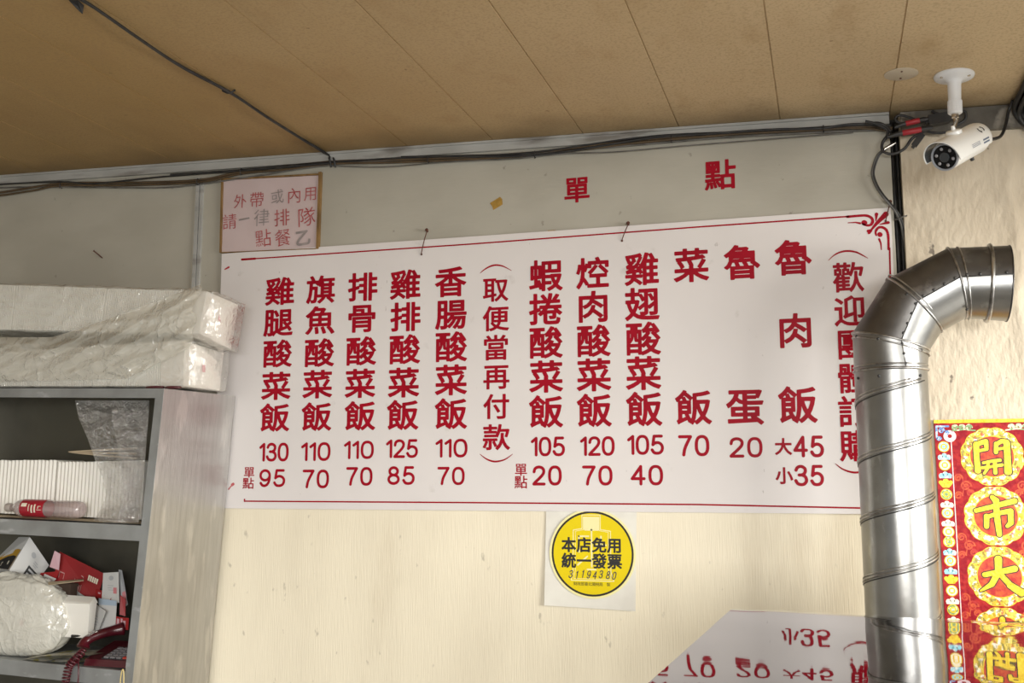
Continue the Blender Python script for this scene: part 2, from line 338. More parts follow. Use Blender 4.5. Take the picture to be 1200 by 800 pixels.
def strokes(mb, lines, m, n=90, lift=0, scale=1.0):
    """union of round strokes; lines = [(points, radius or list of radii)]"""
    segs = []
    for pts, r in lines:
        rr = r if isinstance(r, (list, tuple)) else [r] * len(pts)
        segs += [(pts[i], pts[i + 1], rr[i], rr[i + 1]) for i in range(len(pts) - 1)]
    R_ = max(max(q[2], q[3]) for q in segs); xs = [p[0] for q in segs for p in q[:2]]; ys = [p[1] for q in segs for p in q[:2]]; g = R_ * 1.15
    def fld(X, Y):
        D = np.full(X.shape, 9.0)
        for (ax, ay), (bx, by), r0, r1 in segs:
            dx, dy = bx - ax, by - ay; L2 = dx * dx + dy * dy
            t = np.clip(((X - ax) * dx + (Y - ay) * dy) / L2, 0, 1) if L2 > 1e-14 else np.zeros(X.shape)
            D = np.minimum(D, np.hypot(X - ax - t * dx, Y - ay - t * dy) - (r0 + (r1 - r0) * t))
        return D
    vs, fs = march(min(xs) - g, min(ys) - g, max(xs) + g, max(ys) + g, n, fld)
    mb.add([m @ V((x * scale, y * scale, lift)) for x, y in vs], fs); return mb
def sp2(pts, n=5): return [(p.x, p.y) for p in spline([V((*q, 0)) for q in pts], n)]
def ell(cx, cy, rx, ry, n=22, pw=1.0):
    sg = lambda q: math.copysign(abs(q) ** pw, q)
    return [(cx + rx * sg(math.cos(2 * math.pi * i / n)), cy + ry * sg(math.sin(2 * math.pi * i / n))) for i in range(n + 1)]
DIG = {'0': (.60, [ell(.30, .5, .30, .5, 28, .82)]), '1': (.24, [[(0, .80), (.24, 1), (.24, 0)]]),
 '2': (.58, [sp2([(.02, .72), (.06, .88), (.16, .97), (.30, 1), (.45, .96), (.55, .84), (.56, .70), (.49, .54), (.30, .32), (.10, .12), (.0, 0)]) + [(.58, 0)]]),
 '3': (.58, [sp2([(.03, .80), (.10, .93), (.24, 1), (.40, .98), (.52, .88), (.54, .74), (.47, .60), (.34, .535), (.2, .53)]), sp2([(.34, .535), (.50, .46), (.58, .32), (.57, .16), (.45, .03), (.28, 0), (.10, .06), (0, .22)])]),
 '4': (.62, [[(.45, 0), (.45, 1), (0, .30), (.62, .30)]]),
 '5': (.58, [[(.53, 1), (.12, 1), (.05, .50)] + sp2([(.05, .50), (.18, .60), (.33, .62), (.48, .55), (.57, .40), (.56, .20), (.46, .05), (.29, 0), (.11, .04), (0, .20)])]),
 '7': (.57, [[(0, 1), (.57, 1)] + sp2([(.57, 1), (.40, .66), (.26, .33), (.20, 0)])]),
 '8': (.58, [ell(.29, .765, .235, .235), ell(.29, .265, .29, .265)]),
 '9': (.57, [ell(.285, .68, .28, .32), sp2([(.565, .68), (.55, .40), (.46, .13), (.30, 0), (.13, .03), (.03, .17)])])}
def put_digits(mb, t, m, w_, h_, r=.075, gap=.26, lift=0):
    X = 0; ls = []
    for ch in t:
        adv, pl = DIG[ch]; ls += [[(x + X, y) for x, y in p] for p in pl]; X += adv + gap
    X -= gap; rad = r * h_; sx, sy = (w_ - 2 * rad) / X, (h_ - 2 * rad)
    for k in range(1): strokes(mb, [([((x - X / 2) * sx, (y - .5) * sy) for x, y in p], rad) for p in ls], m, n=150, lift=lift)
def stroke2d(mb, pts, r, m, lift=0, closed=False, n=10):
    pts = list(pts) + ([pts[0]] if closed else [])
    strokes(mb, [(pts, (list(r) + ([r[0]] if closed else [])) if isinstance(r, (list, tuple)) else r)], m, 140, lift)
def put_text(mb, s, m, h=None, wid=None, em=None, dil=.02, lift=0, hgt=None, n=84):
    """draws s centred on frame m; em = em size (square box centred), or h = exact height"""
    if em:
        for k, ch in enumerate(s):
            vs, fs = glyph(ch, dil, n); sx, sy = (wid or em), (hgt or em)
            mb.add([m @ V(((x - .5 + k - (len(s) - 1) / 2) * sx, (y - .38) * sy, lift)) for x, y in vs], fs)
    else:
        vs, fs = glyph(s, dil * .7, n); ay, by = min(v[1] for v in vs), max(v[1] for v in vs); ax, bx = min(v[0] for v in vs), max(v[0] for v in vs); k = h / (by - ay)
        mb.add([m @ V(((x - (ax + bx) / 2) * k, (y - (ay + by) / 2) * k, lift)) for x, y in vs], fs)
    return mb
def disc2d(mb, c, r0, r1, m, lift=0, n=48, scallop=0, k=0):
    """ring (or disc if r0 == 0) in frame m"""
    ro = [r1 * (1 + scallop * abs(math.sin(k * math.pi * j / n))) if scallop else r1 for j in range(n)]
    A = [m @ V((c[0] + ro[j] * math.cos(2 * math.pi * j / n), c[1] + ro[j] * math.sin(2 * math.pi * j / n), lift)) for j in range(n)]
    if r0 <= 0: mb.add(A, [tuple(range(n))])
    else:
        B = [m @ V((c[0] + r0 * math.cos(2 * math.pi * j / n), c[1] + r0 * math.sin(2 * math.pi * j / n), lift)) for j in range(n)]
        mb.add(A + B, [(j, (j + 1) % n, n + (j + 1) % n, n + j) for j in range(n)])
def poly2d(mb, pts, m, lift=0): mb.add([m @ V((*p, lift)) for p in pts], [tuple(range(len(pts)))])

# ------------------------------------------------------------------ the setting
WY = 3.4
mb = MB(); mb.box((-4.6, WY, 0), (.228, WY + .1, 1.41)); struct(mb.build('wall_back', 'wall'))
mb = MB(); mb.box((-4.6, WY, 1.41), (.228, WY + .1, 2.95)); struct(mb.build('wall_back_upper', 'wall_grey'))
mb = MB(); mb.box((.228, WY + .06, 0), (.262, WY + .1, 2.75)); struct(mb.build('wall_recess', 'soot'))
# rough plastered wall on the right, a step along its crack
NX, NZ = 130, 190; vs = []; x0, x1, z0, z1 = .258, 1.75, 0, 2.72
for j in range(NZ + 1):
    z = z0 + (z1 - z0) * (j / NZ) ** .62
    cx = .585 + .018 * noise.noise(V((3.1, z * 9, 0))) + .02 * noise.noise(V((1.1, z * 2.6, 0)))
    for i in range(NX + 1):
        x = x0 + (x1 - x0) * (i / NX) ** 1.7
        d = .005 + .0028 * noise.fractal(V((x * 9, z * 9, 0)), 1, 2, 4) + .0022 * noise.noise(V((x * 60, z * 30, 2)))
        if z > 1.8:
            s = max(0, min(1, (x - cx) / .006)); d += -.006 * math.exp(-((x - cx) / .02) ** 2) + .007 * s
        if i == 0: d += .01
        vs.append((x, WY + max(.0006, d), z))
n1 = NX + 1
fs = [(j * n1 + i, j * n1 + i + 1, (j + 1) * n1 + i + 1, (j + 1) * n1 + i) for j in range(NZ) for i in range(NX)]
b = len(vs); vs += [(x0, WY + .1, z0), (x1, WY + .1, z0), (x1, WY + .1, z1), (x0, WY + .1, z1)]
fs += [(b, b + 1, b + 2, b + 3)] + [tuple([j * n1 for j in range(NZ + 1)] + [b + 3, b])] + [tuple([j * n1 + NX for j in range(NZ, -1, -1)] + [b + 1, b + 2])] + [tuple([i for i in range(NX, -1, -1)] + [b, b + 1])] + [tuple([NZ * n1 + i for i in range(NX + 1)] + [b + 2, b + 3])]
struct(put('wall_right_section', vs, fs, 'plaster', smooth=True, auto=50))
# ceiling with grooved joints, sloping gently down to the right
mb = MB(); seams = [-4.1, -3.77, -3.44, -3.1, -2.77, -2.44, -2.1, -1.79, -1.445, -1.113, -.78, -.445, -.111, .23, .92, 1.5]
prof = [(-4.6, 0)]
for sx in seams: prof += [(sx - .0022, 0), (sx - .001, .004), (sx + .001, .004), (sx + .0022, 0)]
prof += [(1.75, 0), (1.75, .06), (-4.6, .06)]
A = [V((x, -2.6, ceil_z(x) + h)) for x, h in prof]; B = [V((x, WY + .1, ceil_z(x) + h)) for x, h in prof]; k = len(prof)
mb.add(A + B, [(i, (i + 1) % k, k + (i + 1) % k, k + i) for i in range(k)] + [tuple(range(k)), tuple(range(2 * k - 1, k - 1, -1))])
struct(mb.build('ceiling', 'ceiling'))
mb = MB(); mb.box((-4.6, -2.6, -.05), (4.5, WY + .1, 0)); struct(mb.build('floor', 'floor'))
mb = MB(); mb.box((-4.7, -2.6, 0), (-4.6, WY + .1, 2.95)); struct(mb.build('wall_left', 'plainwall'))
# the shop is open to the street at the right and behind the viewer; an unseen lintel added over each opening keeps light off the upper walls
mb = MB(); mb.box((1.75, -2.6, 2.02), (1.85, WY + .1, 2.75)); struct(mb.build('right_lintel_blocker', 'plainwall'))
mb = MB(); mb.box((-4.6, -1.7, 1.94), (1.75, -1.6, 2.72)); struct(mb.build('front_lintel_blocker', 'plainwall'))
# cornice trim under the ceiling and the vertical batten
def xzbar(mb, x0, x1, top0, top1, h0, h1, ya, yb):
    mb.hexa([(x0, ya, top0 - h0), (x1, ya, top1 - h1), (x1, yb, top1 - h1), (x0, yb, top0 - h0), (x0, ya, top0), (x1, ya, top1), (x1, yb, top1), (x0, yb, top0)])
mb = MB(); xzbar(mb, -4.6, .228, ceil_z(-4.6) - .001, ceil_z(.228) - .001, .036, .036, WY - .016, WY)
xzbar(mb, -4.6, .228, ceil_z(-4.6) - .001, ceil_z(.228) - .001, .008, .008, WY - .024, WY - .016); struct(mb.build('trim_1', 'trim'))
mb = MB(); mb.box((-2.352, WY - .012, .2), (-2.338, WY, 2.695)); mb.box((-2.334, WY - .009, .2), (-2.322, WY, 2.69)); struct(mb.build('trim_2', 'trim'))
mb = MB(); xzbar(mb, .262, 1.74, ceil_z(.3) - .002, ceil_z(1.74) - .002, .075, .075, WY - .018, WY); struct(mb.build('trim_3', 'trim_dark'))

# ------------------------------------------------------------------ menu board
BF = WY - .012      # front face of the board
cTL, cTR, cBL = V((-2.222, 0, 2.379)), V((.219, 0, 2.367)), V((-2.205, 0, 1.405))
board = thing('menu_board', 'long white menu board with red lettering hanging on the wall below the ceiling cables', 'menu board', (-1, WY, 1.404))
mb = MB(); mb.hexa([(-2.215, BF, 1.404), (.214, BF, 1.403), (.214, WY - .002, 1.403), (-2.215, WY - .002, 1.404), (-2.222, BF, 2.379), (.219, BF, 2.367), (.219, WY - .002, 2.367), (-2.222, WY - .002, 2.379)])
mb.build('panel', 'board', board)
LF = BF - .0008
def at(px, py): return wallframe(W(px, py, LF))
def psize(px, py, w_, h_):
    a = W(px - w_ / 2, py, LF); b_ = W(px + w_ / 2, py, LF); c = W(px, py - h_ / 2, LF); d = W(px, py + h_ / 2, LF)
    return b_.x - a.x, c.z - d.z
columns = [
 [('雞', 328, 341, 36), ('腿', 326, 377.5, 36), ('酸', 325, 414, 36), ('菜', 323.5, 452, 36.5), ('飯', 322, 489, 36.5)],
 [('旗', 376, 339, 36), ('魚', 375, 375, 36.5), ('酸', 374, 413, 37), ('菜', 372, 450, 37), ('飯', 371, 488, 37)],
 [('排', 425, 336, 37), ('骨', 424, 372.6, 37), ('酸', 423, 411, 37.5), ('菜', 422, 449, 38), ('飯', 422, 487, 38)],
 [('雞', 475, 333, 38), ('排', 475, 371, 38), ('酸', 474, 409, 38.5), ('菜', 473, 448, 39), ('飯', 472, 486, 39)],
 [('香', 528, 330, 39), ('腸', 528.5, 368, 39), ('酸', 528.5, 406, 39.5), ('菜', 528.5, 445, 40), ('飯', 528.5, 484.5, 40)],
 [('取', 580.7, 339, 32), ('便', 581, 373, 33), ('當', 581, 407, 33), ('再', 581.6, 441, 33), ('付', 581.6, 476, 33), ('款', 581.6, 512, 34)],
 [('蝦', 639.4, 322.5, 41), ('捲', 639.4, 362, 41), ('酸', 639.5, 401, 41.5), ('菜', 640, 441, 42), ('飯', 640, 482, 42)],
 [('焢', 694.5, 319.6, 41), ('肉', 695, 359, 41), ('酸', 695.4, 399, 42), ('菜', 696, 439, 43), ('飯', 696.5, 480.5, 43)],
 [('雞', 752, 315, 42.5), ('翅', 752.5, 356, 43), ('酸', 753.5, 396.5, 43.5), ('菜', 754, 437, 44), ('飯', 755, 479, 44.5)],
 [('菜', 810, 310.6, 44), ('飯', 812.7, 477, 45)],
 [('魯', 869.4, 307, 45), ('蛋', 873, 476, 47)],
 [('魯', 929.4, 301.5, 46), ('肉', 932, 387, 45), ('飯', 935, 474, 48)],
 [('歡', 994, 324.6, 39), ('迎', 996, 364, 40), ('團', 998.5, 403, 40), ('體', 1000, 442.5, 40), ('訂', 1001, 482, 41), ('購', 1003, 522, 41)]]
prices = [('130', 321, 529.6, 34.5, 22), ('95', 319, 560, 30.5, 21), ('110', 370, 529, 34.5, 22), ('70', 370, 561, 31, 22), ('110', 420.5, 527, 35, 21.5), ('70', 421, 558, 31, 22),
 ('125', 471, 525.5, 37.5, 22), ('85', 470, 557, 32, 22), ('110', 529, 525, 37.5, 22), ('70', 528.5, 557.5, 32, 21.5), ('105', 642, 523, 40, 23), ('20', 641, 557, 34.5, 23.5),
 ('120', 700, 522.5, 40.5, 23), ('70', 700, 557, 35.5, 23.5), ('105', 756.4, 521, 43, 23.5), ('40', 758, 556.6, 38, 24), ('70', 813, 522, 36.5, 25), ('20', 874, 524, 39, 24),
 ('45', 947.5, 523, 36, 25.5), ('35', 948, 557, 35, 25)]
small = [[('單', 292, 553, 13), ('點', 291, 566, 13.5)], [('單', 610.5, 550, 15), ('點', 610.5, 564.6, 15.5)], [('大', 918, 523, 20)], [('小', 919, 557, 20)]]
for ci, colm in enumerate(columns):
    for ch, x, y, s in colm:
        wd, ht = psize(x, y, s, s); mb = MB(); put_text(mb, ch, at(x, y), em=ht, hgt=ht * .935, wid=wd * .965, dil=.024 if ci not in (5, 12) else .02); mb.build('character', 'red', board)
    if ci in (5, 12):
        arcs = [[(562.6, 320), (568, 315.5), (575, 311.8), (582, 310.5), (590, 312), (599.4, 317)], [(562.6, 532), (569, 537), (576, 540), (583, 540.5), (592, 538), (600.6, 532)]] if ci == 5 else \
               [[(970.7, 305), (978, 298.6), (986, 295), (994, 294), (1003, 295.3), (1011, 299), (1017, 302.5)], [(979, 543), (986, 548.5), (994, 552), (1003, 553.5), (1012, 551.5), (1020, 547), (1027, 541)]]
        for a_ in arcs:
            q = [W(x, y, LF) for x, y in a_]; o_ = q[0]; n_ = len(q); mb = MB()
            stroke2d(mb, [(p.x - o_.x, p.z - o_.z) for p in spline(q, 4)], [.0008 + .0024 * math.sin(math.pi * i / (4 * (n_ - 1))) for i in range(4 * (n_ - 1) + 1)], wallframe(o_)); mb.build('bracket_arc', 'red', board)
for t, x, y, w_, h_ in prices:
    mb = MB(); wd, ht = psize(x, y, w_, h_); put_digits(mb, t, at(x, y), wd, ht, gap=.24 if len(t) == 3 else .30); mb.build('price', 'red', board)
for grp in small:
    for ch, x, y, s in grp:
        wd, ht = psize(x, y, s, s); mb = MB(); put_text(mb, ch, at(x, y), em=ht * 1.03, wid=wd * 1.03, dil=.012 if s < 18 else .03); mb.build('small_character', 'red', board)
def pline(mb, pts, r, sp=0):
    q = [W(x, y, LF) for x, y in pts]
    if sp: q = spline(q, sp)
    k = len(q); o_ = q[0]
    rr = [r] * k if not isinstance(r, (list, tuple)) else [r[0] + (r[-1] - r[0]) * i / (k - 1) if len(r) == 2 else r[i * (len(r) - 1) // (k - 1)] for i in range(k)]
    if (q[-1] - q[0]).length < .3: stroke2d(mb, [(p.x - o_.x, p.z - o_.z) for p in q], rr, wallframe(o_)); return
    vs = []
    for i, p in enumerate(q):
        d = (q[min(i + 1, k - 1)] - q[max(i - 1, 0)]).normalized(); nn = V((-d.z, 0, d.x)) * rr[i]; vs += [p + nn, p - nn]
    mb.add(vs, [(2 * i, 2 * i + 1, 2 * i + 3, 2 * i + 2) for i in range(k - 1)])
mb = MB()
pline(mb, [(299, 303), (550, 286), (816, 266), (995, 253.5)], .0026); pline(mb, [(283.5, 304), (299, 303)], .0042)
pline(mb, [(286.5, 587), (550, 588.7), (820, 591), (1005, 595), (1049, 595.5)], .0026); pline(mb, [(286.5, 585), (286.5, 587)], .003)
pline(mb, [(1042.5, 290), (1050, 592)], .0026)
mb.build('border_line', 'red', board)
def orn(X, Y): return (960 + X / 9.41, 235 + Y / 9.41)
mb = MB()
pline(mb, [orn(*p) for p in [(310, 178), (420, 168), (520, 165), (575, 190), (590, 230), (565, 268), (515, 272), (480, 255)]], [.0042, .0040, .0042, .0044, .0046, .004, .003, .002], 4)
pline(mb, [orn(495, 243), orn(500, 246)], .0085); pline(mb, [orn(318, 245), orn(400, 240), orn(450, 250)], [.0014, .0034])
pline(mb, [orn(*p) for p in [(765, 535), (762, 400), (745, 330), (700, 295), (650, 300), (622, 345), (630, 385)]], [.0036, .004, .0042, .0042, .004, .003, .002], 4)
pline(mb, [orn(668, 372), orn(672, 376)], .0075); pline(mb, [orn(686, 540), orn(680, 470), orn(662, 425)], [.0016, .0034])
pline(mb, [orn(560, 340), orn(640, 245), orn(735, 150)], [.0022, .0088], 5)
pline(mb, [orn(540, 335), orn(570, 330), orn(550, 355)], .0046)
pline(mb, [orn(625, 225), orn(632, 150)], [.0012, .0056], 4); pline(mb, [orn(670, 262), orn(760, 242)], [.0014, .005], 4)
mb.build('corner_ornament', 'red', board)
for pl, rr in (([(263.5, 315.5), (268, 313)], [.002, .0042]), ([(268, 573), (272, 568), (273.5, 567)], [.0025, .0055, .002])):
    mb = MB(); pline(mb, pl, rr, 4); mb.build('worn_ornament', 'red_worn', board)
for i, (nx, ny, bx_, by_) in enumerate([(500, 270, 494, 298), (736, 262, 729, 282), (1043, 237, 1038, 259)]):
    hole = W(bx_, by_, BF - .001); nl = W(nx, ny, WY - .022)
    mb = MB(); mb.tube(spline([hole + V((0, .004, 0)), hole + V((0, -.003, .001)), (hole + nl) / 2 + V((0, -.004, 0)), nl + V((0, .003, -.002)), nl + V((.003, .006, .003))], 5), .0017, 7)
    mb.tube([hole, hole + V((0, -.0015, 0))], .0038, 10); mb.build('hanging_wire', 'rust', board, smooth=True, auto=50)
    n_ = thing('rusty_nail', ['rusty nail holding the left wire of the menu board', 'rusty nail holding the middle wire of the menu board', 'rusty nail at the top right corner of the menu board'][i], 'nail', W(nx, ny, WY))
    p = W(nx, ny, WY); mb = MB(); mb.tube([p + V((0, .012, -.004)), nl + V((0, 0, .002))], .0034, 8); mb.build('shank', 'rust', n_, smooth=True, auto=50)
    mb = MB(); mb.lathe([(.0058, 0), (.0064, .0014), (.0045, .0026)], frame(nl + V((0, 0, .002)), (0, -1, .15)), 12); mb.build('head', 'rust', n_, smooth=True, auto=50)

# red characters stuck on the wall above the board
for ch, x, y, s, lab in [('單', 676, 222, 38, 'big red vinyl character stuck on the wall above the menu board, left of the pair'), ('點', 844, 204.5, 42, 'big red vinyl character stuck on the wall above the menu board, right of the pair')]:
    p = W(x, y, WY - .0012); wd = s * .00262; mb = MB(); put_text(mb, ch, wallframe(p), em=wd * .98, dil=.021)
    tag(mb.build('wall_character', 'red', loc=p), lab, 'lettering', 'red characters above the menu board')

# ------------------------------------------------------------------ handwritten notice
nt_ = thing('handwritten_notice', 'pinkish handwritten notice in a wooden frame, above the left end of the menu board', 'notice', W(315, 297, WY))
c = {k: W(x, y, WY - .008) for k, (x, y) in dict(tl=(262, 211.4), tr=(374, 205.5), br=(371, 291), bl=(260.2, 295.5)).items()}
rows = 14; vs = []
for j in range(rows + 1):
    for i in range(rows + 1):
        u, v = i / rows, j / rows
        p = (c['bl'] * (1 - u) + c['br'] * u) * (1 - v) + (c['tl'] * (1 - u) + c['tr'] * u) * v
        p = p + V((0, -.004 * max(0, 1 - (((u - .22) / .3) ** 2 + ((v) / .22) ** 2)) - .0008 * noise.noise(V((u * 5, v * 5, 0))), 0)); vs.append(p)
r1 = rows + 1
put('paper', vs, [(j * r1 + i, j * r1 + i + 1, (j + 1) * r1 + i + 1, (j + 1) * r1 + i) for j in range(rows) for i in range(rows)], 'notice', nt_, smooth=True)
def strip(a, b_, wd, off):
    a, b_ = V(a), V(b_); d = (b_ - a).normalized(); n_ = V((-d.z, 0, d.x)) * wd
    f_ = V((0, -.007, 0)); k_ = V((0, .0075, 0)); mb = MB()
    mb.hexa([a + k_ , b_ + k_, b_ + n_ + k_, a + n_ + k_, a + f_, b_ + f_, b_ + n_ + f_, a + n_ + f_]); mb.build('frame_strip', 'wood', nt_)
strip(c['tr'] + V((.0005, 0, .012)), c['br'] + V((.0005, 0, -.003)), .0105, 0)
strip(c['tl'] + V((-.004, 0, .0005)), c['tr'] + V((0, 0, .0005)), .006, 0)
strip(c['bl'] + V((-.0005, 0, -.002)), c['tl'] + V((-.0005, 0, .006)), .007, 0)
strip(c['br'] + V((0, 0, -.0005)), c['bl'] + V((-.004, 0, -.0005)), .003, 0)
def npx(X, Y): return 250 + X / 7.62, 195 + Y / 7.62
for ch, X, Y, s, ma in [('外', 240, 310, 150, 0), ('帶', 388, 295, 165, 0), ('或', 570, 268, 150, 1), ('內', 722, 258, 165, 0), ('用', 868, 240, 150, 0), ('請', 145, 492, 165, 0), ('一', 275, 470, 120, 1), ('律', 432, 455, 180, 1), ('排', 612, 455, 180, 0), ('隊', 830, 450, 200, 0), ('點', 445, 640, 185, 0), ('餐', 620, 635, 180, 0), ('乙', 800, 635, 165, 1)]:
    x, y = npx(X, Y); p = W(x, y, WY - .0105); mb = MB()
    put_text(mb, ch, wallframe(p) @ Matrix.Rotation(random.uniform(-.06, .06) + .05, 4, 'Z'), em=s / 7.62 * .00305, dil=-.004 if ch not in '一乙' else .03)
    mb.build('handwriting', 'hand_grey' if ma else 'hand_red', nt_)

# ------------------------------------------------------------------ invoice sticker
q = [W(640, 598, WY - .004), W(746, 598, WY - .004), W(745, 716, WY - .007), W(638, 709, WY - .008)]
st = thing('exemption_sticker', 'round yellow tax exemption sticker on a white sheet below the menu board', 'sticker', W(691, 712, WY))
N = 12; vs = []
for j in range(N + 1):
    for i in range(N + 1):
        u, v = i / N, j / N
        p = (q[0] * (1 - u) + q[1] * u) * (1 - v) + (q[3] * (1 - u) + q[2] * u) * v
        p.y -= .004 * (abs(u - .5) * 2) ** 3 * (v ** 2) + .0006 * noise.noise(V((u * 6, v * 6, 4))); vs.append(p)
put('sheet', vs, [(j * 13 + i, j * 13 + i + 1, (j + 1) * 13 + i + 1, (j + 1) * 13 + i) for j in range(N) for i in range(N)], 'sheet', st, smooth=True)
SP = W(694, 648.5, WY - .0098); sf = wallframe(SP); U = W(695, 648.5, SP.y).x - SP.x
mb = MB(); disc2d(mb, (0, 0), 0, 50 * U, sf, 0, 72); mb.build('disc', 'yellow', st)
mb = MB(); disc2d(mb, (0, 0), 48.2 * U, 50.6 * U, sf, .0002, 72); mb.build('rim', 'paleyellow', st)
mb = MB(); disc2d(mb, (0, 0), 45.8 * U, 48 * U, sf, .0003, 72); mb.build('ring', 'ink', st)
def sx_(X, Y): return ((620 + X / 6.156) - 694) * U, (648.5 - (590 + Y / 6.156)) * U
mb = MB()
for off in (0, 1):
    oo = [(392, 105), (508, 105), (508, 200), (572, 210), (572, 480), (590, 535), (320, 535), (332, 480), (336, 205), (392, 195)]
    cx_, cy_ = 455, 330
    stroke2d(mb, [sx_(cx_ + (x - cx_) * (1 if off else 1.14), cy_ + (y - cy_) * (1 if off else 1.06)) for x, y in oo], (.5 if off == 0 else .3) * U, sf, .0004, True, 6)
poly2d(mb, [sx_(*p) for p in [(392, 105), (508, 105), (508, 195), (392, 195)]], sf, .00035)
for a, b_ in [((452, 150), (452, 450)), ((405, 195), (500, 195)), ((360, 240), (430, 240)), ((360, 240), (360, 350)), ((350, 440), (420, 380)), ((520, 240), (520, 330)), ((490, 300), (555, 300)), ((420, 470), (480, 470))]:
    stroke2d(mb, [sx_(*a), sx_(*b_)], .9 * U, sf, .0004)
mb.build('emblem', 'paleyellow', st)
for row, Yc in (('本店免用', 300), ('統一發票', 410)):
    mb = MB()
    for ch, X in zip(row, (286, 396, 506, 616)): 
        p = sx_(X, Yc); put_text(mb, ch, sf @ Matrix.Translation((*p, .0006)), em=17.6 * U, dil=.03)
    mb.build('lettering', 'ink', st)
mb = MB()
for k, ch in enumerate('31194380'):
    X, Y = 300 + k * 43.5 + (8 if k > 5 else 0), 505 + 4 * math.sin(k * 2.1); p = sx_(X, Y)
    sh = Matrix(((1, .22, 0, 0), (0, 1, 0, 0), (0, 0, 1, 0), (0, 0, 0, 1)))
    put_digits(mb, ch, sf @ Matrix.Translation((*p, .0006)) @ sh, (4.4 if ch != '1' else 1.9) * U, 9 * U, .055)
mb.build('handwriting', 'pen', st)
mb = MB()
for k, ch in enumerate('財政部臺北國稅局　製'):
    if ch == '　': continue
    p = sx_(332 + k * 26.5, 570); put_text(mb, ch, sf @ Matrix.Translation((*p, .0006)), em=4.4 * U, dil=0)
mb.build('small_lettering', 'ink', st)

# ------------------------------------------------------------------ red new year poster
po = thing('new_year_poster', 'red and gold new year paper poster on the plaster wall at right, beside the duct', 'poster', W(1105, 700, WY))
PC = W(1162.5, 534.7, WY - .003); pf = wallframe(PC); step = (PC - W(1165, 675, WY - .003)).z / 2; LX = .312 - PC.x
top_z = W(1095, 492, WY).z - PC.z; bot_z = -3 * step - .145
mb = MB(); poly2d(mb, [(LX, bot_z), (-LX, bot_z), (-LX, top_z), (LX, top_z)], pf, 0)
mb.add([pf @ V(p) for p in ((LX, bot_z, -.002), (-LX, bot_z, -.002), (-LX, top_z, -.002), (LX, top_z, -.002))], [(0, 3, 2, 1)]); mb.build('sheet', 'poster', po)
mb = MB(); poly2d(mb, [(LX, top_z - .0105), (-LX, top_z - .0105), (-LX, top_z), (LX, top_z)], pf, .0004); mb.build('gold_strip', 'gold', po)
mb = MB()
for s in (-1, 1): poly2d(mb, [(s * (LX + .046) - .0013, top_z - .055), (s * (LX + .046) + .0013, top_z - .055), (s * (LX + .046) + .0013, bot_z + .03), (s * (LX + .046) - .0013, bot_z + .03)], pf, .0004)
mb.build('border_rule', 'ppink', po)
U7 = (W(1163, 540, WY).x - W(1162, 540, WY).x) / 7.27      # one step of the brush drawings
BRUSH = {'開': [([(-130, -115), (-132, 0), (-128, 130)], [26, 24, 27]), ([(-130, -112), (-80, -132), (-45, -140), (-42, -70)], [22, 22, 22, 17]), ([(-125, -50), (-45, -68)], 15), ([(132, -118), (130, 20), (128, 140)], [28, 28, 32]),
  ([(45, -115), (90, -142), (132, -135)], [18, 20, 22]), ([(42, -118), (36, -40)], 19), ([(42, -66), (120, -80)], 14), ([(-78, 58), (0, 42), (66, 34)], [13, 14, 16]), ([(-88, 104), (0, 92), (80, 78)], [15, 13, 15]), ([(-36, 50), (-44, 110), (-76, 156)], [15, 14, 12]), ([(20, 40), (20, 150)], [16, 18])],
 '市': [([(-20, -172), (10, -140), (8, -95)], [20, 28, 22]), ([(-165, -48), (-20, -86), (165, -138)], [20, 22, 26]), ([(8, -90), (12, 30), (20, 168)], [26, 26, 22]), ([(-78, 4), (-84, 96)], [24, 22]), ([(-74, 8), (50, -32), (128, -46)], [18, 20, 24]), ([(126, -40), (124, 60), (92, 92)], [24, 24, 16])],
 '大': [([(-125, -12), (0, -40), (130, -72)], [22, 24, 28]), ([(-2, -155), (-8, -40), (-70, 72), (-168, 134)], [32, 28, 24, 9]), ([(0, -28), (80, 70), (210, 150)], [24, 25, 24]), ([(80, 80), (170, 146)], [24, 28])],
 '吉': [([(-130, -100), (130, -120)], 22), ([(0, -165), (0, -40)], 24), ([(-90, -40), (95, -50)], 20), ([(-85, 20), (-70, 140)], 22), ([(-80, 24), (85, 14), (75, 130)], 21), ([(-70, 134), (75, 126)], 19)]}
for k, ch in enumerate('開市大吉'):
    cz = -k * step; R_ = .083
    mb = MB(); disc2d(mb, (0, cz), R_ * .74, R_, pf, .0005, 120, .05, 12); mb.build('medallion_ring', 'gold_ring', po)
    mb = MB(); disc2d(mb, (0, cz), 0, R_ * .75, pf, .0006, 64)
    mb.build('medallion_field', 'poster_org', po)
    mb = MB(); disc2d(mb, (0, cz), R_ * .725, R_ * .755, pf, .0007, 64); disc2d(mb, (0, cz), R_ * .985, R_ * 1.02, pf, .00045, 120, .05, 12); mb.build('medallion_edge', 'gold', po)
    mc = pf @ Matrix.Translation((0, cz, 0))
    for nm, grow, lf, ma in (('character_outline', .0028, .0008, 'ink'), ('character', 0, .0011, 'gold')):
        mb = MB(); strokes(mb, [([(x * U7, -y * U7) for x, y in p], [q * U7 + grow for q in (r if isinstance(r, (list, tuple)) else [r] * len(p))]) for p, r in BRUSH[ch]], mc, 130, lf); mb.build(nm, ma, po)
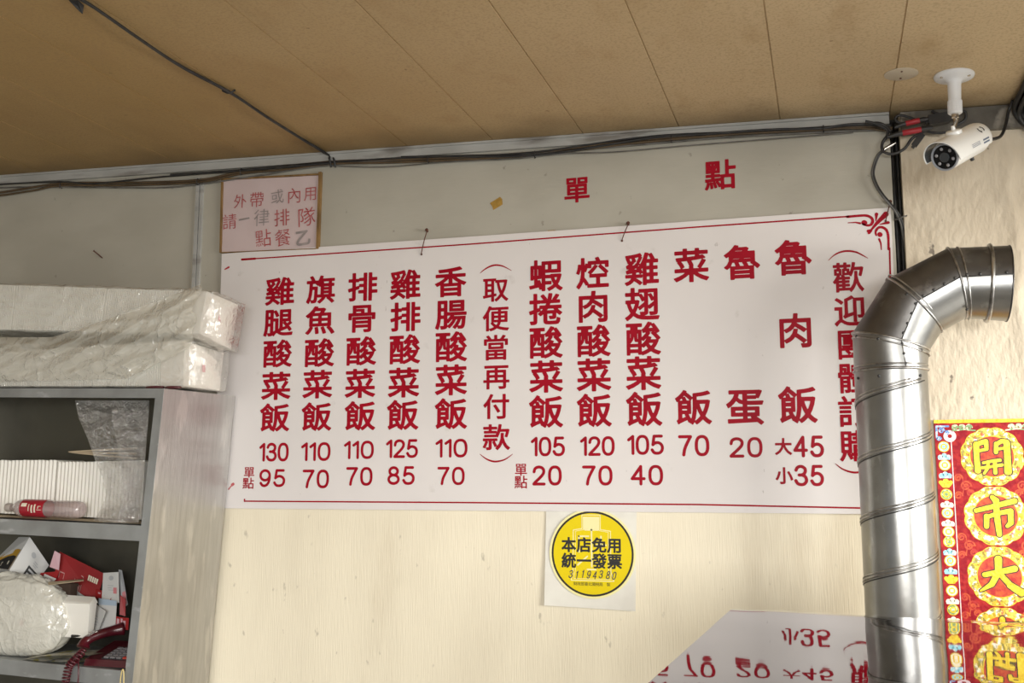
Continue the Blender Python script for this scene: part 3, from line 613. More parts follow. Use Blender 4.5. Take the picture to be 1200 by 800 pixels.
for k in range(4):                                   # vermilion scrolls between the medallions
    for s in (-1, 1):
        mb = MB(); c00 = (s * .083, (-k - .5) * step); lines = []
        for (cx_, cz_, r_) in [(.078, -.5, .016), (.098, -.36, .012), (.066, -.62, .011), (.1, -.66, .012)]:
            c0 = (s * cx_, (-k + cz_) * step)
            lines.append(([(c0[0] + r_ * (1 - t / 22) * math.cos(t * .55), c0[1] + r_ * (1 - t / 22) * math.sin(t * .55)) for t in range(18)], .0024)); lines.append(([c00, (c0[0] + r_, c0[1])], .0015))
        strokes(mb, lines, pf, 110, .0004); mb.build('scrollwork', 'poster_org', po)
def spiral(mb, c0, r_, dirn, w0, lift, turns=1.6, a0=0):
    n_ = int(14 * turns); sp = [(c0[0] + dirn * r_ * (1 - .8 * t / n_) * math.cos(a0 + t * .45), c0[1] + r_ * (1 - .8 * t / n_) * math.sin(a0 + t * .45)) for t in range(n_)]
    stroke2d(mb, sp, w0, pf, lift, n=6)
for s in (-1, 1):
    def ax(dx): return s * (-LX - dx)
    mb = MB(); stroke2d(mb, [(ax(.006), top_z - .055), (ax(.006), top_z - .02), (ax(.04), top_z - .02)], .0028, pf, .0006); spiral(mb, (ax(.02), top_z - .033), .009, -s, .0018, .0006)
    spiral(mb, (ax(.036), top_z - .04), .007, -s, .0016, .0006); spiral(mb, (ax(.012), top_z - .058), .007, -s, .0016, .0006); mb.build('corner_motif', 'pblue', po)
    mb = MB(); disc2d(mb, (ax(.043), top_z - .05), .006, .018, pf, .0005, 32); mb.build('corner_curl', 'ppink', po)
    mb = MB()
    for q_ in (.058, .078, .098): spiral(mb, (ax(q_), top_z - .024), .009, -s, .0022, .0006)
    stroke2d(mb, [(ax(.05), top_z - .034), (ax(.085), top_z - .03), (ax(.115), top_z - .034)], .0022, pf, .0005); mb.build('top_scroll', 'pgreen', po)
    z = top_z - .082; kind = 0
    while z > bot_z + .05:
        m_ = pf; c0 = (ax(.024), z)
        if kind % 5 in (0, 2, 4) and kind % 10 != 4:
            mb = MB(); disc2d(mb, c0, 0, .0165, m_, .0004, 28); mb.build('coin_backing', 'gold', po)
            mb = MB(); disc2d(mb, c0, .0095, .014, m_, .0006, 28); poly2d(mb, [(c0[0] - .0045, c0[1] - .0045), (c0[0] + .0045, c0[1] - .0045), (c0[0] + .0045, c0[1] + .0045), (c0[0] - .0045, c0[1] + .0045)], m_, .0006)
            mb.build('coin', ['pcyan', 'pwhite', 'pgreen'][kind // 2 % 3], po)
            dz = .03
        elif kind % 10 == 4:
            mb = MB(); stroke2d(mb, [(c0[0] - .014, c0[1] + .004), (c0[0] - .006, c0[1] - .006), (c0[0] + .006, c0[1] - .006), (c0[0] + .014, c0[1] + .004)], .006, m_, .0006); disc2d(mb, (c0[0], c0[1] + .006), 0, .009, m_, .0007, 20); mb.build('ingot', 'gold', po); dz = .032
        else:
            mb = MB()
            for dx in (-.011, 0, .011): disc2d(mb, (c0[0] + dx, c0[1] + (.003 if dx == 0 else -.002)), 0, .0075, m_, .0004, 18)
            stroke2d(mb, [(c0[0] - .015, c0[1] - .007), (c0[0] + .015, c0[1] - .007)], .0025, m_, .0005); mb.build('cloud', 'pcyan' if kind % 2 else 'pwhite', po); dz = .026
        z -= dz; kind += 1

# ------------------------------------------------------------------ small marks on the wall
def patch(name, pts, y, ma, label, cat, th=.0006, group=None):
    mb = MB(); f_ = [W(x, yy, y) for x, yy in pts]; o_ = f_[0]; n_ = len(f_)
    mb.add(f_ + [p + V((0, th, 0)) for p in f_], [tuple(range(n_)), tuple(range(2 * n_ - 1, n_ - 1, -1))] + [(i, (i + 1) % n_, n_ + (i + 1) % n_, n_ + i) for i in range(n_)])
    return tag(mb.build(name, ma, loc=o_), label, cat, group)
patch('tape_scrap', [(574, 238), (586, 230.5), (588.5, 233), (589, 239.5), (578, 246), (577, 242)], WY - .0012, 'tape', 'torn scrap of brown tape stuck on the wall left of the red characters', 'tape')
patch('tape_residue', [(642, 270), (651, 269.5), (652, 272.5), (648, 273.5), (641.5, 273.5)], WY - .0012, 'tape', 'tiny brown tape residue just above the top edge of the menu board', 'tape')
a = W(121, 304, WY); nl = thing('bare_nail', 'bare dark nail sticking out of the grey wall above the wrapped lunch boxes', 'nail', a)
b_ = W(110, 294, WY - .03); mb = MB(); mb.tube([a + V((0, .01, 0)), b_], .0024, 8); mb.build('shank', 'rust', nl, smooth=True, auto=50)
mb = MB(); mb.lathe([(.0045, 0), (.005, .0015), (.004, .0025)], frame(b_, b_ - a), 12); mb.build('head', 'rust', nl, smooth=True, auto=50)

# ------------------------------------------------------------------ wall cables under the cornice
def cable(name, pts, r, ma, label, y=3.38, group='cables along the top of the wall', n=7, pieces=None):
    q = spline([W(x, yy, y if len(t) == 0 else t[0]) for x, yy, *t in pts], 6)
    o = MB().tube(q, r, n).build(name, ma, smooth=True, auto=60, loc=q[0]); return tag(o, label, 'cable', group)
cable('wall_cable', [(-60, 236), (0, 229), (40, 223), (72, 217.5), (150, 217), (232, 213.5), (283, 203.5), (340, 198), (387, 192), (470, 190), (560, 186), (627, 181.5), (700, 173), (760, 166), (850, 158), (940, 153), (1000, 150), (1040, 153)], .0042, 'brown_cable', 'brown cable sagging lowest at the left end, below the cornice', 3.382)
cable('wall_cable', [(-60, 232), (0, 225.5), (72, 215), (150, 214), (232, 211), (283, 201.5), (387, 189.5), (500, 186), (627, 178.5), (760, 163), (900, 154.5), (1010, 148.5), (1046, 150)], .0045, 'brown_cable', 'brown cable running just above the lowest brown cable', 3.383)
cable('wall_cable', [(-60, 222), (0, 216), (72, 213), (110, 215), (180, 208), (230, 204), (300, 198), (345, 193), (420, 188), (520, 183), (620, 179), (760, 160), (880, 154), (1000, 147), (1044, 147)], .0034, 'black', 'thin black cable tight under the cornice strip', 3.380)
cable('wall_cable', [(200, 205), (240, 202.5), (283, 199.5), (330, 195.5), (387, 191)], .0055, 'black', 'short thick black cable above the handwritten notice', 3.379)
cable('wall_cable', [(387, 194), (450, 195.5), (520, 190), (600, 186), (660, 180), (720, 178), (800, 171), (900, 163), (1000, 155)], .0022, 'grey_cable', 'thin grey cable hanging loose below the others at the middle', 3.383)
cable('wall_cable', [(-60, 226), (0, 220), (72, 219), (180, 220), (232, 216), (300, 206), (387, 193), (480, 187), (560, 184), (657, 177.5), (760, 168.5), (850, 161), (960, 155), (1030, 152)], .003, 'grey_cable', 'thin grey cable bundled in the middle of the wall cables', 3.384)
cable('wall_cable', [(470, 184), (540, 183), (600, 183), (660, 178), (760, 162), (830, 157), (900, 152), (960, 150.5), (1000, 145.5), (1040, 148)], .0042, 'black', 'thick black cable in the right half of the wall cables', 3.377)
for i, (x, y, L, lab) in enumerate([(72, 217, 7, 'far left'), (232, 213, 7, 'above the vertical batten'), (283, 201, 6, 'above the handwritten notice'), (502, 187, 6, 'above the left board nail'), (627, 181, 9, 'left of the red characters'), (787, 163, 8, 'between the red characters'), (965, 151, 7, 'near the camera connectors')]):
    p = W(x, y, 3.38); mb = MB()
    ring = [p + V((0, .010 * math.cos(t) , .0125 * math.sin(t))) for t in [k * 2 * math.pi / 12 for k in range(13)]]
    mb.tube(ring, .0016, 6, False); mb.tube([p + V((0, -.009, -.006)), p + V((.002, -.014, -.006 - L * .0014))], .0013, 6)
    tag(mb.build('cable_tie', 'black', loc=p, smooth=True, auto=50), 'black cable tie around the wall cables, ' + lab, 'cable tie', 'ties on the wall cables')
# ceiling cable coming towards the viewer
def ccable(offs, ma, label, r):
    q = spline([onceil(x + offs * .7, y + offs * .6, r + .002 + s) for x, y, s in [(70, -14, 0), (105, 5, .006), (160, 43, .012), (210, 76, .004), (268, 107, .004), (310, 135, .010), (350, 160, .006), (383, 180, .004)]] + [W(386 + offs, 186, 3.374), W(388 + offs, 196, 3.38)], 6)
    tag(MB().tube(q, r, 8).build('ceiling_cable', ma, smooth=True, auto=60, loc=q[0]), label, 'cable', 'twin cable across the ceiling')
ccable(0, 'black', 'black ceiling cable crossing towards the viewer, left strand of the twin', .0042)
ccable(5, 'black', 'black ceiling cable crossing towards the viewer, right strand of the twin', .0038)
p = onceil(268, 106, .004); mb = MB(); mb.tube([p + V((-.02, -.006, 0)), p + V((-.006, 0, -.008)), p + V((.008, 0, -.008)), p + V((.02, .006, .002))], .003, 7)
tag(mb.build('cable_clip', 'black', loc=p, smooth=True), 'small black clip pinning the twin cable halfway across the ceiling', 'cable clip')
p = onceil(91, 4, .002); mb = MB(); mb.add([p + V(v) for v in ((-.012, -.02, .001), (.012, -.015, .001), (.012, .01, -.004), (.002, .018, -.022), (-.008, .012, -.012))], [(0, 1, 2, 3, 4)])
mb.add([p + V(v) + V((0, 0, .0012)) for v in ((-.012, -.02, .001), (.012, -.015, .001), (.012, .01, -.004), (.002, .018, -.022), (-.008, .012, -.012))], [(4, 3, 2, 1, 0)])
tag(mb.build('tape_flap', 'black', loc=p), 'loose flap of black tape hanging from the ceiling cable at top left', 'tape')
# round cover plate on the ceiling
p = onceil(1056, 86.5); cp = thing('ceiling_cover_plate', 'flat round white cover plate on the ceiling left of the camera mount', 'cover plate', p)
tilt = frame(p, (-.031, 0, -1), (1, 0, 0))
MB().lathe([(.047, 0), (.047, .002), (.045, .003)], tilt, 40).build('disc', mat('plate_paint', (.52, .45, .34), .5), cp, smooth=True, auto=40)
for s in (-1, 1):
    mb = MB(); mb.lathe([(.003, .003), (.003, .0045), (.002, .005)], tilt @ Matrix.Translation((0, s * .026, 0)), 10); mb.build('screw', 'rust', cp)

# ------------------------------------------------------------------ security camera
base = onceil(1118, 88); sc_ = thing('security_camera', 'white bullet security camera hanging from the ceiling by a round mount at top right', 'security camera', base)
cf = frame(base, (-.031, 0, -1), (1, 0, 0)); joint = base + V((0, 0, -.125)); 
JY = base.y; pj = W(1119, 136, JY); L0 = base.z - pj.z
MB().lathe([(.055, 0), (.056, .003), (.054, .008), (.046, .0115), (.026, .016), (.0205, .022), (.0185, .03), (.0175, L0 * .62)], cf, 40).build('mount_base', 'white_plastic', sc_, smooth=True, auto=50)
for a_ in (.5, 2.6, 4.7):
    m_ = cf @ Matrix.Translation((.042 * math.cos(a_), .042 * math.sin(a_), .011)); MB().lathe([(.005, 0), (.005, .0022), (.003, .003)], m_, 10).build('screw', 'silver', sc_)
mb = MB(); prof = [(.0175, L0 * .62), (.0192, L0 * .63), (.0192, L0 * .93), (.016, L0 * .95)]; mb.lathe(prof, cf, 28)
for k in range(28):
    a_ = 2 * math.pi * k / 28; mb.box((.0188, -.0009, L0 * .64), (.0202, .0009, L0 * .92), cf @ Matrix.Rotation(a_, 4, 'Z'))
mb.build('locking_collar', 'white_plastic', sc_)
mb = MB(); mb.lathe([(.010, L0 * .95), (.010, L0 * 1.04), (.005, L0 * 1.05), (.005, L0 * 1.16)], cf, 16); mb.build('joint', 'silver', sc_, smooth=True, auto=40)
Fc = W(1107.4, 184, base.y - .195); Rc = W(1147, 163, base.y - .045); ax_ = (Rc - Fc).normalized(); LB = (Rc - Fc).length
upv = V((.12, 0, 1)); bf = frame(Fc, ax_, ax_.cross(upv)); bx_, by_ = bf.col[0].xyz, bf.col[1].xyz
if by_.z < 0: bf = frame(Fc, ax_, -(ax_.cross(upv)))
RB = .0375
MB().lathe([(RB * .90, .002), (RB, .0), (RB, .004), (RB * .97, LB * .9), (RB * .9, LB * .97), (RB * .6, LB * 1.03), (.004, LB * 1.05)], bf, 48, cap0=True).build('body', 'white_paint', sc_, smooth=True, auto=45)
MB().lathe([(RB * .86, -.001), (RB * .9, -.004), (RB * 1.0, -.004), (RB * 1.02, 0), (RB * 1.0, .004)], bf, 48, False, False).build('front_ring', 'lens_ring', sc_, smooth=True, auto=40)
MB().lathe([(RB * .87, -.0012), (.001, -.0012)], bf, 40).build('front_glass', 'lens_glass', sc_)
for k in range(6):
    a_ = 2 * math.pi * k / 6 + .3; m_ = bf @ Matrix.Translation((RB * .62 * math.cos(a_), RB * .62 * math.sin(a_), -.0015)) @ Matrix.Rotation(math.pi, 4, 'X')
    MB().lathe([(.0046, 0), (.0044, .001), (.0025, .0022), (.0006, .0026)], m_, 16).build('infrared_lamp', 'led', sc_, smooth=True, auto=60)
MB().lathe([(.0135, 0), (.0135, .003), (.0115, .0036), (.0105, .0015), (.006, .001), (.0005, .0026)], bf @ Matrix.Translation((0, 0, -.0015)) @ Matrix.Rotation(math.pi, 4, 'X'), 28).build('lens', 'lens_in', sc_, smooth=True, auto=30)
# sunshade: curved sheet over the upper half of the body with a peak that reaches forward and a domed rear
vs = []; NA, NL = 40, 16; RS = RB * 1.32; amax = 1.78
def shade_pt(a_, t, R_): 
    l0 = -.034 + .020 * (abs(a_) / amax) ** 2.0; l1 = LB * (1.07 - .10 * (abs(a_) / amax))
    z = l0 + (l1 - l0) * t; rr = R_ * (1 if t < .86 else math.sqrt(max(.0, 1 - ((t - .86) / .15) ** 2 * .42)))
    return bf @ V((rr * math.sin(a_), rr * math.cos(a_), z))
for R_ in (RS, RS - .0022):
    for j in range(NL + 1):
        for i in range(NA + 1): vs.append(shade_pt(-amax + 2 * amax * i / NA, j / NL, R_))
n1 = NA + 1; o2 = n1 * (NL + 1); fs = []
for j in range(NL):
    for i in range(NA):
        a4 = (j * n1 + i, j * n1 + i + 1, (j + 1) * n1 + i + 1, (j + 1) * n1 + i); fs += [a4, tuple(o2 + t for t in a4[::-1])]
for i in range(NA): fs += [(i, i + 1, o2 + i + 1, o2 + i), (NL * n1 + i, NL * n1 + i + 1, o2 + NL * n1 + i + 1, o2 + NL * n1 + i)]
for j in range(NL):
    for i in (0, NA): fs.append((j * n1 + i, (j + 1) * n1 + i, o2 + (j + 1) * n1 + i, o2 + j * n1 + i))
shade = put('sunshade', vs, fs, 'white_paint', sc_, smooth=True, auto=50)
shadow_pts = []  # dark inner sheet that stands for the shadow under the sunshade
for j in range(11):
    for i in range(NA + 1): shadow_pts.append(shade_pt(-amax * .98 + 2 * amax * .98 * i / NA, .012 + .25 * j / 10, RS - .0032))
put('sunshade_shadow', shadow_pts, [(j * n1 + i, j * n1 + i + 1, (j + 1) * n1 + i + 1, (j + 1) * n1 + i) for j in range(10) for i in range(NA)], M['lens_in'], shade, smooth=True)
# which side of the shade faces the viewer
sgn = 1 if (bf @ V((RS, 0, LB * .5)) - EYE).length < (bf @ V((-RS, 0, LB * .5)) - EYE).length else -1
def shp(a_, t, l=.0005): return shade_pt(a_, t, RS + l)
mb = MB()
for (a0, a1, r_) in ((.5, 2.4, .0125), (3.64, 5.54, .0125)):
    c_a, c_t = sgn * .80, .76; pts = [(c_a + r_ / RS * math.cos(a0 + (a1 - a0) * k / 8), c_t + r_ / LB * math.sin(a0 + (a1 - a0) * k / 8)) for k in range(9)]
    for k in range(8):
        (u0, t0), (u1, t1) = pts[k], pts[k + 1]; wv = .36; i0 = (c_a + (u0 - c_a) * (1 - wv), c_t + (t0 - c_t) * (1 - wv)); i1 = (c_a + (u1 - c_a) * (1 - wv), c_t + (t1 - c_t) * (1 - wv))
        mb.add([shp(u0, t0), shp(u1, t1), shp(*i1), shp(*i0)], [(0, 1, 2, 3)])
    ua, ta = pts[0]; mb.add([shp(c_a + (ua - c_a) * .5, c_t + (ta - c_t) * .5), shp(ua, ta), shp(c_a + (pts[3][0] - c_a) * .25, c_t + (pts[3][1] - c_t) * .25)], [(0, 1, 2)])
mb.build('emblem', 'ink', shade)
mb = MB()
for (a0, t0, t1, h_) in ((1.50, .36, .58, .03), (1.42, .36, .58, .03), (1.34, .36, .58, .025), (1.52, .66, .82, .09), (1.36, .66, .82, .09)):
    mb.add([shp(sgn * a0, t0), shp(sgn * a0, t1), shp(sgn * (a0 + h_), t1), shp(sgn * (a0 + h_), t0)], [(0, 1, 2, 3)])
mb.build('print', 'labelblue', shade)
mb = MB(); bp = shade_pt(0, .42, RS); bm_ = frame(bp, bf.col[1].xyz, ax_)
mb.lathe([(.021, -.003), (.021, .005), (.019, .007), (.006, .008), (.0045, .02)], bm_, 24); mb.build('bracket_plate', 'white_paint', sc_, smooth=True, auto=40)
mb = MB(); mb.tube([bp + bf.col[1].xyz * .008, base + V((-.031 * 0, 0, -L0 * 1.1))], .0055, 10); mb.build('ball_stem', 'silver', sc_, smooth=True, auto=50)
mb = MB(); rear = bf @ V((0, -.008, LB * 1.03)); q = spline([rear, rear + ax_ * .03 + V((.01, 0, -.004)), W(1172, 160, 3.25), W(1178, 148, 3.33), W(1182, 130, 3.36), W(1187, 118, 3.34)], 6); mb.tube(q, .0048, 9); mb.build('tail_cable', 'black', sc_, smooth=True)
mb = MB(); mb.tube([bf @ V((0, -RB * .95, LB * .7)), bf @ V((0, -RB * 1.22, LB * .72))], .006, 10); mb.build('thumb_screw', 'black', sc_, smooth=True, auto=40)

# connector tangle behind the camera
def tk(X, Y, y=3.35): return W(960 + X / 5, 60 + Y / 5, y)
def conn(pts, r, label, ma='black', y=3.35, name='camera_cable'):
    q = spline([tk(*p[:2], p[2] if len(p) > 2 else y) for p in pts], 6)
    tag(MB().tube(q, r, 8).build(name, ma, smooth=True, auto=60, loc=q[0]), label, 'cable', 'tangled camera cables')
conn([(270, 410), (330, 425), (390, 455), (400, 490), (370, 540), (375, 585), (430, 602), (500, 570), (545, 510), (600, 480), (640, 450)], .0048, 'black camera cable making the big round loop under the connectors')
conn([(640, 400), (590, 415), (530, 425), (470, 420), (445, 395), (470, 375), (520, 385), (570, 405)], .0042, 'black camera cable making the small upper loop', y=3.34)
conn([(280, 430, 3.37), (340, 420), (390, 440), (420, 470)], .005, 'black camera cable entering the tangle from the wall cables at left')
conn([(660, 350), (690, 365), (740, 375), (840, 350, 3.35), (860, 375, 3.36), (845, 410, 3.37), (780, 440)], .0045, 'black camera cable curling behind the camera mount', y=3.37)
conn([(600, 440), (640, 470), (700, 480), (740, 475)], .004, 'black camera cable lying under the power plug', y=3.36)
for i, (pa, pb, ra, lab) in enumerate([((485, 480), (600, 458), .0092, 'lower'), ((505, 425), (590, 405), .0085, 'upper')]):
    a, b_ = tk(*pa, 3.33), tk(*pb, 3.33); d = (b_ - a)
    cn = thing('cable_connector', 'black and red cable connector, %s of the two in the tangle beside the camera' % lab, 'connector', a, 'connectors beside the camera')
    MB().tube([a, a + d * .05, b_ - d * .05, b_], [ra * .8, ra, ra, ra * .85], 14).build('red_sleeve', 'connred', cn, smooth=True, auto=50)
    MB().tube([a - d * .75 + V((0, 0, -.004)), a - d * .2, a + d * .02], [.005, ra * .9, ra * .9], 12).build('rear_boot', 'black', cn, smooth=True, auto=50)
    MB().tube([b_ - d * .02, b_ + d * .3, b_ + d * .55], [ra * .9, ra * .9, .005], 12).build('front_boot', 'black', cn, smooth=True, auto=50)
a = tk(640, 410, 3.345); mb = MB(); fr = frame(tk(700, 398, 3.345), (0, -1, 0), (1, 0, .1)); mb.box((-.030, -.016, -.012), (.030, .016, .012), fr); mb.box((.030, -.012, -.008), (.050, .012, .008), fr); mb.box((-.04, -.008, -.006), (-.03, .008, .006), fr)
o = mb.build('power_plug', 'black', loc=a); tag(o, 'black rectangular power plug in the tangle just left of the camera stem', 'plug')
mb = MB(); fr = frame(tk(580, 520, 3.35), (0, -1, 0), (1, 0, 1.3)); mb.box((-.022, -.009, -.006), (.022, .009, .006), fr); mb.box((-.03, -.005, -.004), (-.022, .005, .004), fr); tag(mb.build('hanging_plug', 'black', loc=tk(580, 520, 3.35)), 'small black plug hanging down below the red connectors', 'plug')
mb = MB(); a, b_ = tk(380, 575, 3.345), tk(432, 545, 3.345); mb.tube([a, b_], .0045, 10); mb.tube([b_, b_ + (b_ - a) * .3], .0028, 8); tag(mb.build('metal_jack', 'silver', loc=a, smooth=True, auto=50), 'silver metal jack at the end of the drooping cable', 'connector')
def dk(X, Y, y): return W(1000 + X / 4.71, 130 + Y / 4.71, y)
for i, off in enumerate((0, 9)):
    q = spline([dk(x + off, y, d) for x, y, d in [(205, 185, 3.35), (165, 215, 3.365), (130, 250, 3.372), (103, 335, 3.374), (118, 400, 3.374), (150, 455, 3.374), (195, 510, 3.374), (235, 560, 3.376), (262, 620, 3.40), (275, 690, 3.425), (290, 800, 3.44), (297, 960, 3.445), (320, 1500, 3.445)]], 6)
    tag(MB().tube(q, .0038, 8).build('drooping_cable', ['grey_cable', 'black'][i], smooth=True, loc=q[0]), ['grey cable drooping from the connectors into the gap beside the board', 'black cable drooping alongside the grey one into the gap'][i], 'cable', 'cables drooping beside the board')
for i, (x, z_, r_) in enumerate([(.2335, 2.66, .006), (.248, 2.66, .0045)]):
    q = [V((x, 3.438, z_)), V((x + .004, 3.44, 2.2)), V((x, 3.44, 1.5)), V((x, 3.44, .05))]; tag(MB().tube(spline(q, 8), r_, 8).build('gap_cable', 'black', smooth=True, loc=q[0]), ['thick black cable running down the dark gap right of the menu board', 'thin black cable running down the dark gap right of the menu board'][i], 'cable')
p = dk(255, 590, 3.388); mb = MB(); mb.tube([p + V((-.016, 0, -.004)), p + V((-.004, -.012, -.006)), p + V((.012, -.012, .001)), p + V((.022, .002, .006))], .0026, 7); tag(mb.build('cable_strap', 'grey_cable', loc=p, smooth=True), 'grey strap around the cables at the top right corner of the board', 'cable tie')
# black bundle along the ceiling on the far right
for i in range(5):
    dx, dz = [(0, .0), (.018, -.004), (.034, .0), (.010, -.018), (.028, -.02)][i]
    X0 = .592 + dx; q = [V((X0 + .02, .6, ceil_z(X0) - .014 + dz)), V((X0 + .006, 1.7, ceil_z(X0) - .018 + dz)), V((X0 - .004, 2.6, ceil_z(X0) - .013 + dz)), V((X0, 3.2, ceil_z(X0) - .014 + dz)), V((X0, 3.35, ceil_z(X0) - .02 + dz)), V((X0 + .012, 3.375, ceil_z(X0) - .05 + dz)), V((X0 + .05 + .004 * i, 3.384, ceil_z(X0) - .085 - .012 * i)), V((X0 + .14, 3.384, ceil_z(X0) - .10 - .012 * i))]
    tag(MB().tube(spline(q, 6), .0095 if i < 3 else .007, 8).build('ceiling_bundle_cable', 'black', smooth=True, loc=q[0]), 'thick black cable in the bundle along the ceiling at the far right edge', 'cable', 'black bundle along the ceiling at right')

# ------------------------------------------------------------------ exhaust duct
DY = 3.15; du = thing('exhaust_duct', 'galvanised metal exhaust duct rising in front of the menu board and bending right', 'exhaust duct', V((.182, DY, 0)))
def line_ring(pa, pb, bulge=0):
    a, b_ = W(*pa, DY), W(*pb, DY); return (a + b_) / 2, (a - b_) / 2
RD = .1005; n_ = 56
def ring(c0, e, k=1.0): return [c0 + e * (k * math.cos(2 * math.pi * j / n_)) + V((0, -1, 0)) * (RD * k * math.sin(2 * math.pi * j / n_)) for j in range(n_)]
J = [line_ring((998.5, 435), (1089.5, 434.5)), line_ring((998.8, 390.7), (1089, 411)), line_ring((1039, 327.5), (1103.6, 388)), line_ring((1109.4, 291.5), (1132.4, 372.5)), line_ring((1181.5, 288.5), (1180, 376))]
def loft(rings, name, ma, inner=False):
    mb = MB(); k = len(rings); vs = [p for r in rings for p in r]
    mb.add(vs, [(i * n_ + j, i * n_ + (j + 1) % n_, (i + 1) * n_ + (j + 1) % n_, (i + 1) * n_ + j) for i in range(k - 1) for j in range(n_)])
    return mb.build(name, ma, du, smooth=True, auto=35)
zt = J[0][0].z; cx_ = J[0][0].x; ex = V((-RD, 0, 0))
loft([ring(V((cx_, DY, z)), ex, kk) for z, kk in [(0, 1), (.4, 1), (.9, 1), (1.3, 1), (1.6, 1), (zt, 1)]], 'spiral_pipe', 'duct')
A_S = [1.95, 1.80, 1.62, 1.58, 1.50]            # angle of the lap seam around each joint
def half_ring(i, a0, a1, m_=30):
    c0, e = J[i] if i else (J[0][0], ex)
    return [c0 + e * math.cos(a0 + (a1 - a0) * j / m_) + V((0, -1, 0)) * (RD * math.sin(a0 + (a1 - a0) * j / m_)) for j in range(m_ + 1)]
for i in range(4):
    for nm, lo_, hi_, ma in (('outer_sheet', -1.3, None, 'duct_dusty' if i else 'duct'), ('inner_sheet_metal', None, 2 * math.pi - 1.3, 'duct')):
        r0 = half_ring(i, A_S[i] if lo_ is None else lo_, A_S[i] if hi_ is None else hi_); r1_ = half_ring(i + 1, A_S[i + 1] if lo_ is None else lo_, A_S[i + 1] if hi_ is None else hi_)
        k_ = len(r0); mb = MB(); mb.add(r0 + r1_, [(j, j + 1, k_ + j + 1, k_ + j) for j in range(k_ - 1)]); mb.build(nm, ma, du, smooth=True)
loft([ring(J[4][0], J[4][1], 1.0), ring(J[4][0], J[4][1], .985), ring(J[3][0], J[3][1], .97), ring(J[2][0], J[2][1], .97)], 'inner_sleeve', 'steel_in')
def tor(c0, e, k, r_, name='joint_seam', ma='seam'):
    r = ring(c0, e, k); mb = MB(); mb.tube(r + [r[0]], r_, 8, False); return mb.build(name, ma, du, smooth=True)
tor(J[0][0], ex, 1.01, .0042); tor(J[0][0] + V((0, 0, .012)), ex, 1.008, .0028)
for i in (1, 2, 3): tor(J[i][0], J[i][1], 1.006, .0034)
tor(J[1][0] + V((0, 0, -.014)), J[1][1], 1.006, .0024)
tor(J[2][0] + (J[2][0] - J[1][0]).normalized() * .012, J[2][1], 1.006, .0022)
tor(J[3][0] + (J[4][0] - J[3][0]) * .13, J[3][1] * .7 + J[4][1] * .3, 1.005, .0025)
tor(J[3][0] + (J[4][0] - J[3][0]) * .62, J[4][1], 1.012, .0055)
tor(J[4][0], J[4][1], 1.0, .0022, 'rim', 'rivet')
def ringpt(i, a_, k=1.0):
    c0, e = (J[i] if i else (J[0][0], ex)); return c0 + e * (k * math.cos(a_)) + V((0, -1, 0)) * (RD * k * math.sin(a_))
for i in range(4):
    a, b_ = ringpt(i, A_S[i], 1.004), ringpt(i + 1, A_S[i + 1], 1.004); mb = MB(); mb.tube([a, b_], .0016, 6); mb.build('lap_seam', 'rivet' if i else 'seam', du, smooth=True)
    for t in ([.15, .5, .85] if i == 0 else [.12, .37, .62, .87]):
        p = a + (b_ - a) * t + V((0, -.001, .006 if i else 0)); MB().lathe([(.0042, 0), (.004, .0016), (.002, .003)], frame(p, (0, -1, .1)), 10).build('rivet', 'rivet', du)
for i in (0, 1, 2, 3):
    for a_ in ([.45, 1.2, 2.4] if i != 2 else [.5, 1.2]):
        p = ringpt(i, a_, 1.005) - (V((0, 0, .022)) if i == 0 else V((0, 0, .012))); nrm = p - (J[i][0]); MB().lathe([(.0045, 0), (.0043, .002), (.002, .0034)], frame(p, nrm), 10).build('rivet', 'rivet', du)
# helical lock seam: climbs to the right on the near side
pitch = .168; z_hit = W(1045, 594, DY).z          # seam height at the front of the pipe
for dzz, rr, ma in ((0, .0034, 'seam'), (.009, .0026, 'seam'), (-.008, .002, 'rivet')):
    pts = []
    t = -1.5 * math.pi - 14 * math.pi
    while True:
        z = z_hit + dzz + pitch * t / (2 * math.pi)
        if z > zt - .03: break
        if z > .02: pts.append(V((cx_ + (RD + .0006) * math.sin(t), DY - (RD + .0006) * math.cos(t), z)))
        t += .18
    MB().tube(pts, rr, 6).build('spiral_seam', ma, du, smooth=True)

# ------------------------------------------------------------------ steel counter with mirror-like top
ZC = 1.27; fl, fr_, nl_ = onz(860, 711, ZC), onz(1200, 728, ZC), onz(760, 800, ZC)
ct = thing('steel_counter', 'polished stainless steel counter with mirror-like top, in front at bottom right', 'counter', V((.5, 1.5, 0)))
dirn = (fr_ - fl).normalized(); far_r = fl + dirn * 1.5; nrm = V((-dirn.y, dirn.x, 0)); near_l = fl + (nl_ - fl) * 1.55; near_r = far_r - nrm * 1.2
NU, NVv = 60, 50; vs = []
for j in range(NVv + 1):
    for i in range(NU + 1):
        u, v = i / NU, (j / NVv)
        p = (fl * (1 - u) + far_r * u) * (1 - v) + (near_l * (1 - u) + near_r * u) * v
        dfar = v * 1.2; p.z += .0009 * noise.noise(V((p.x * 3.0, p.y * 5, 1))) - .0025 * math.exp(-dfar / .012) + .0009 * noise.noise(V((p.x * 16, 3, 1))) * math.exp(-dfar / .05)
        vs.append(p)
n1 = NU + 1; fs = [(j * n1 + i, j * n1 + i + 1, (j + 1) * n1 + i + 1, (j + 1) * n1 + i) for j in range(NVv) for i in range(NU)]
put('top', vs, fs, 'mirror', ct, smooth=True)
mb = MB(); dn = V((0, 0, -.035)); d0 = V((0, 0, -.003)); cs = [fl, far_r, near_r, near_l]
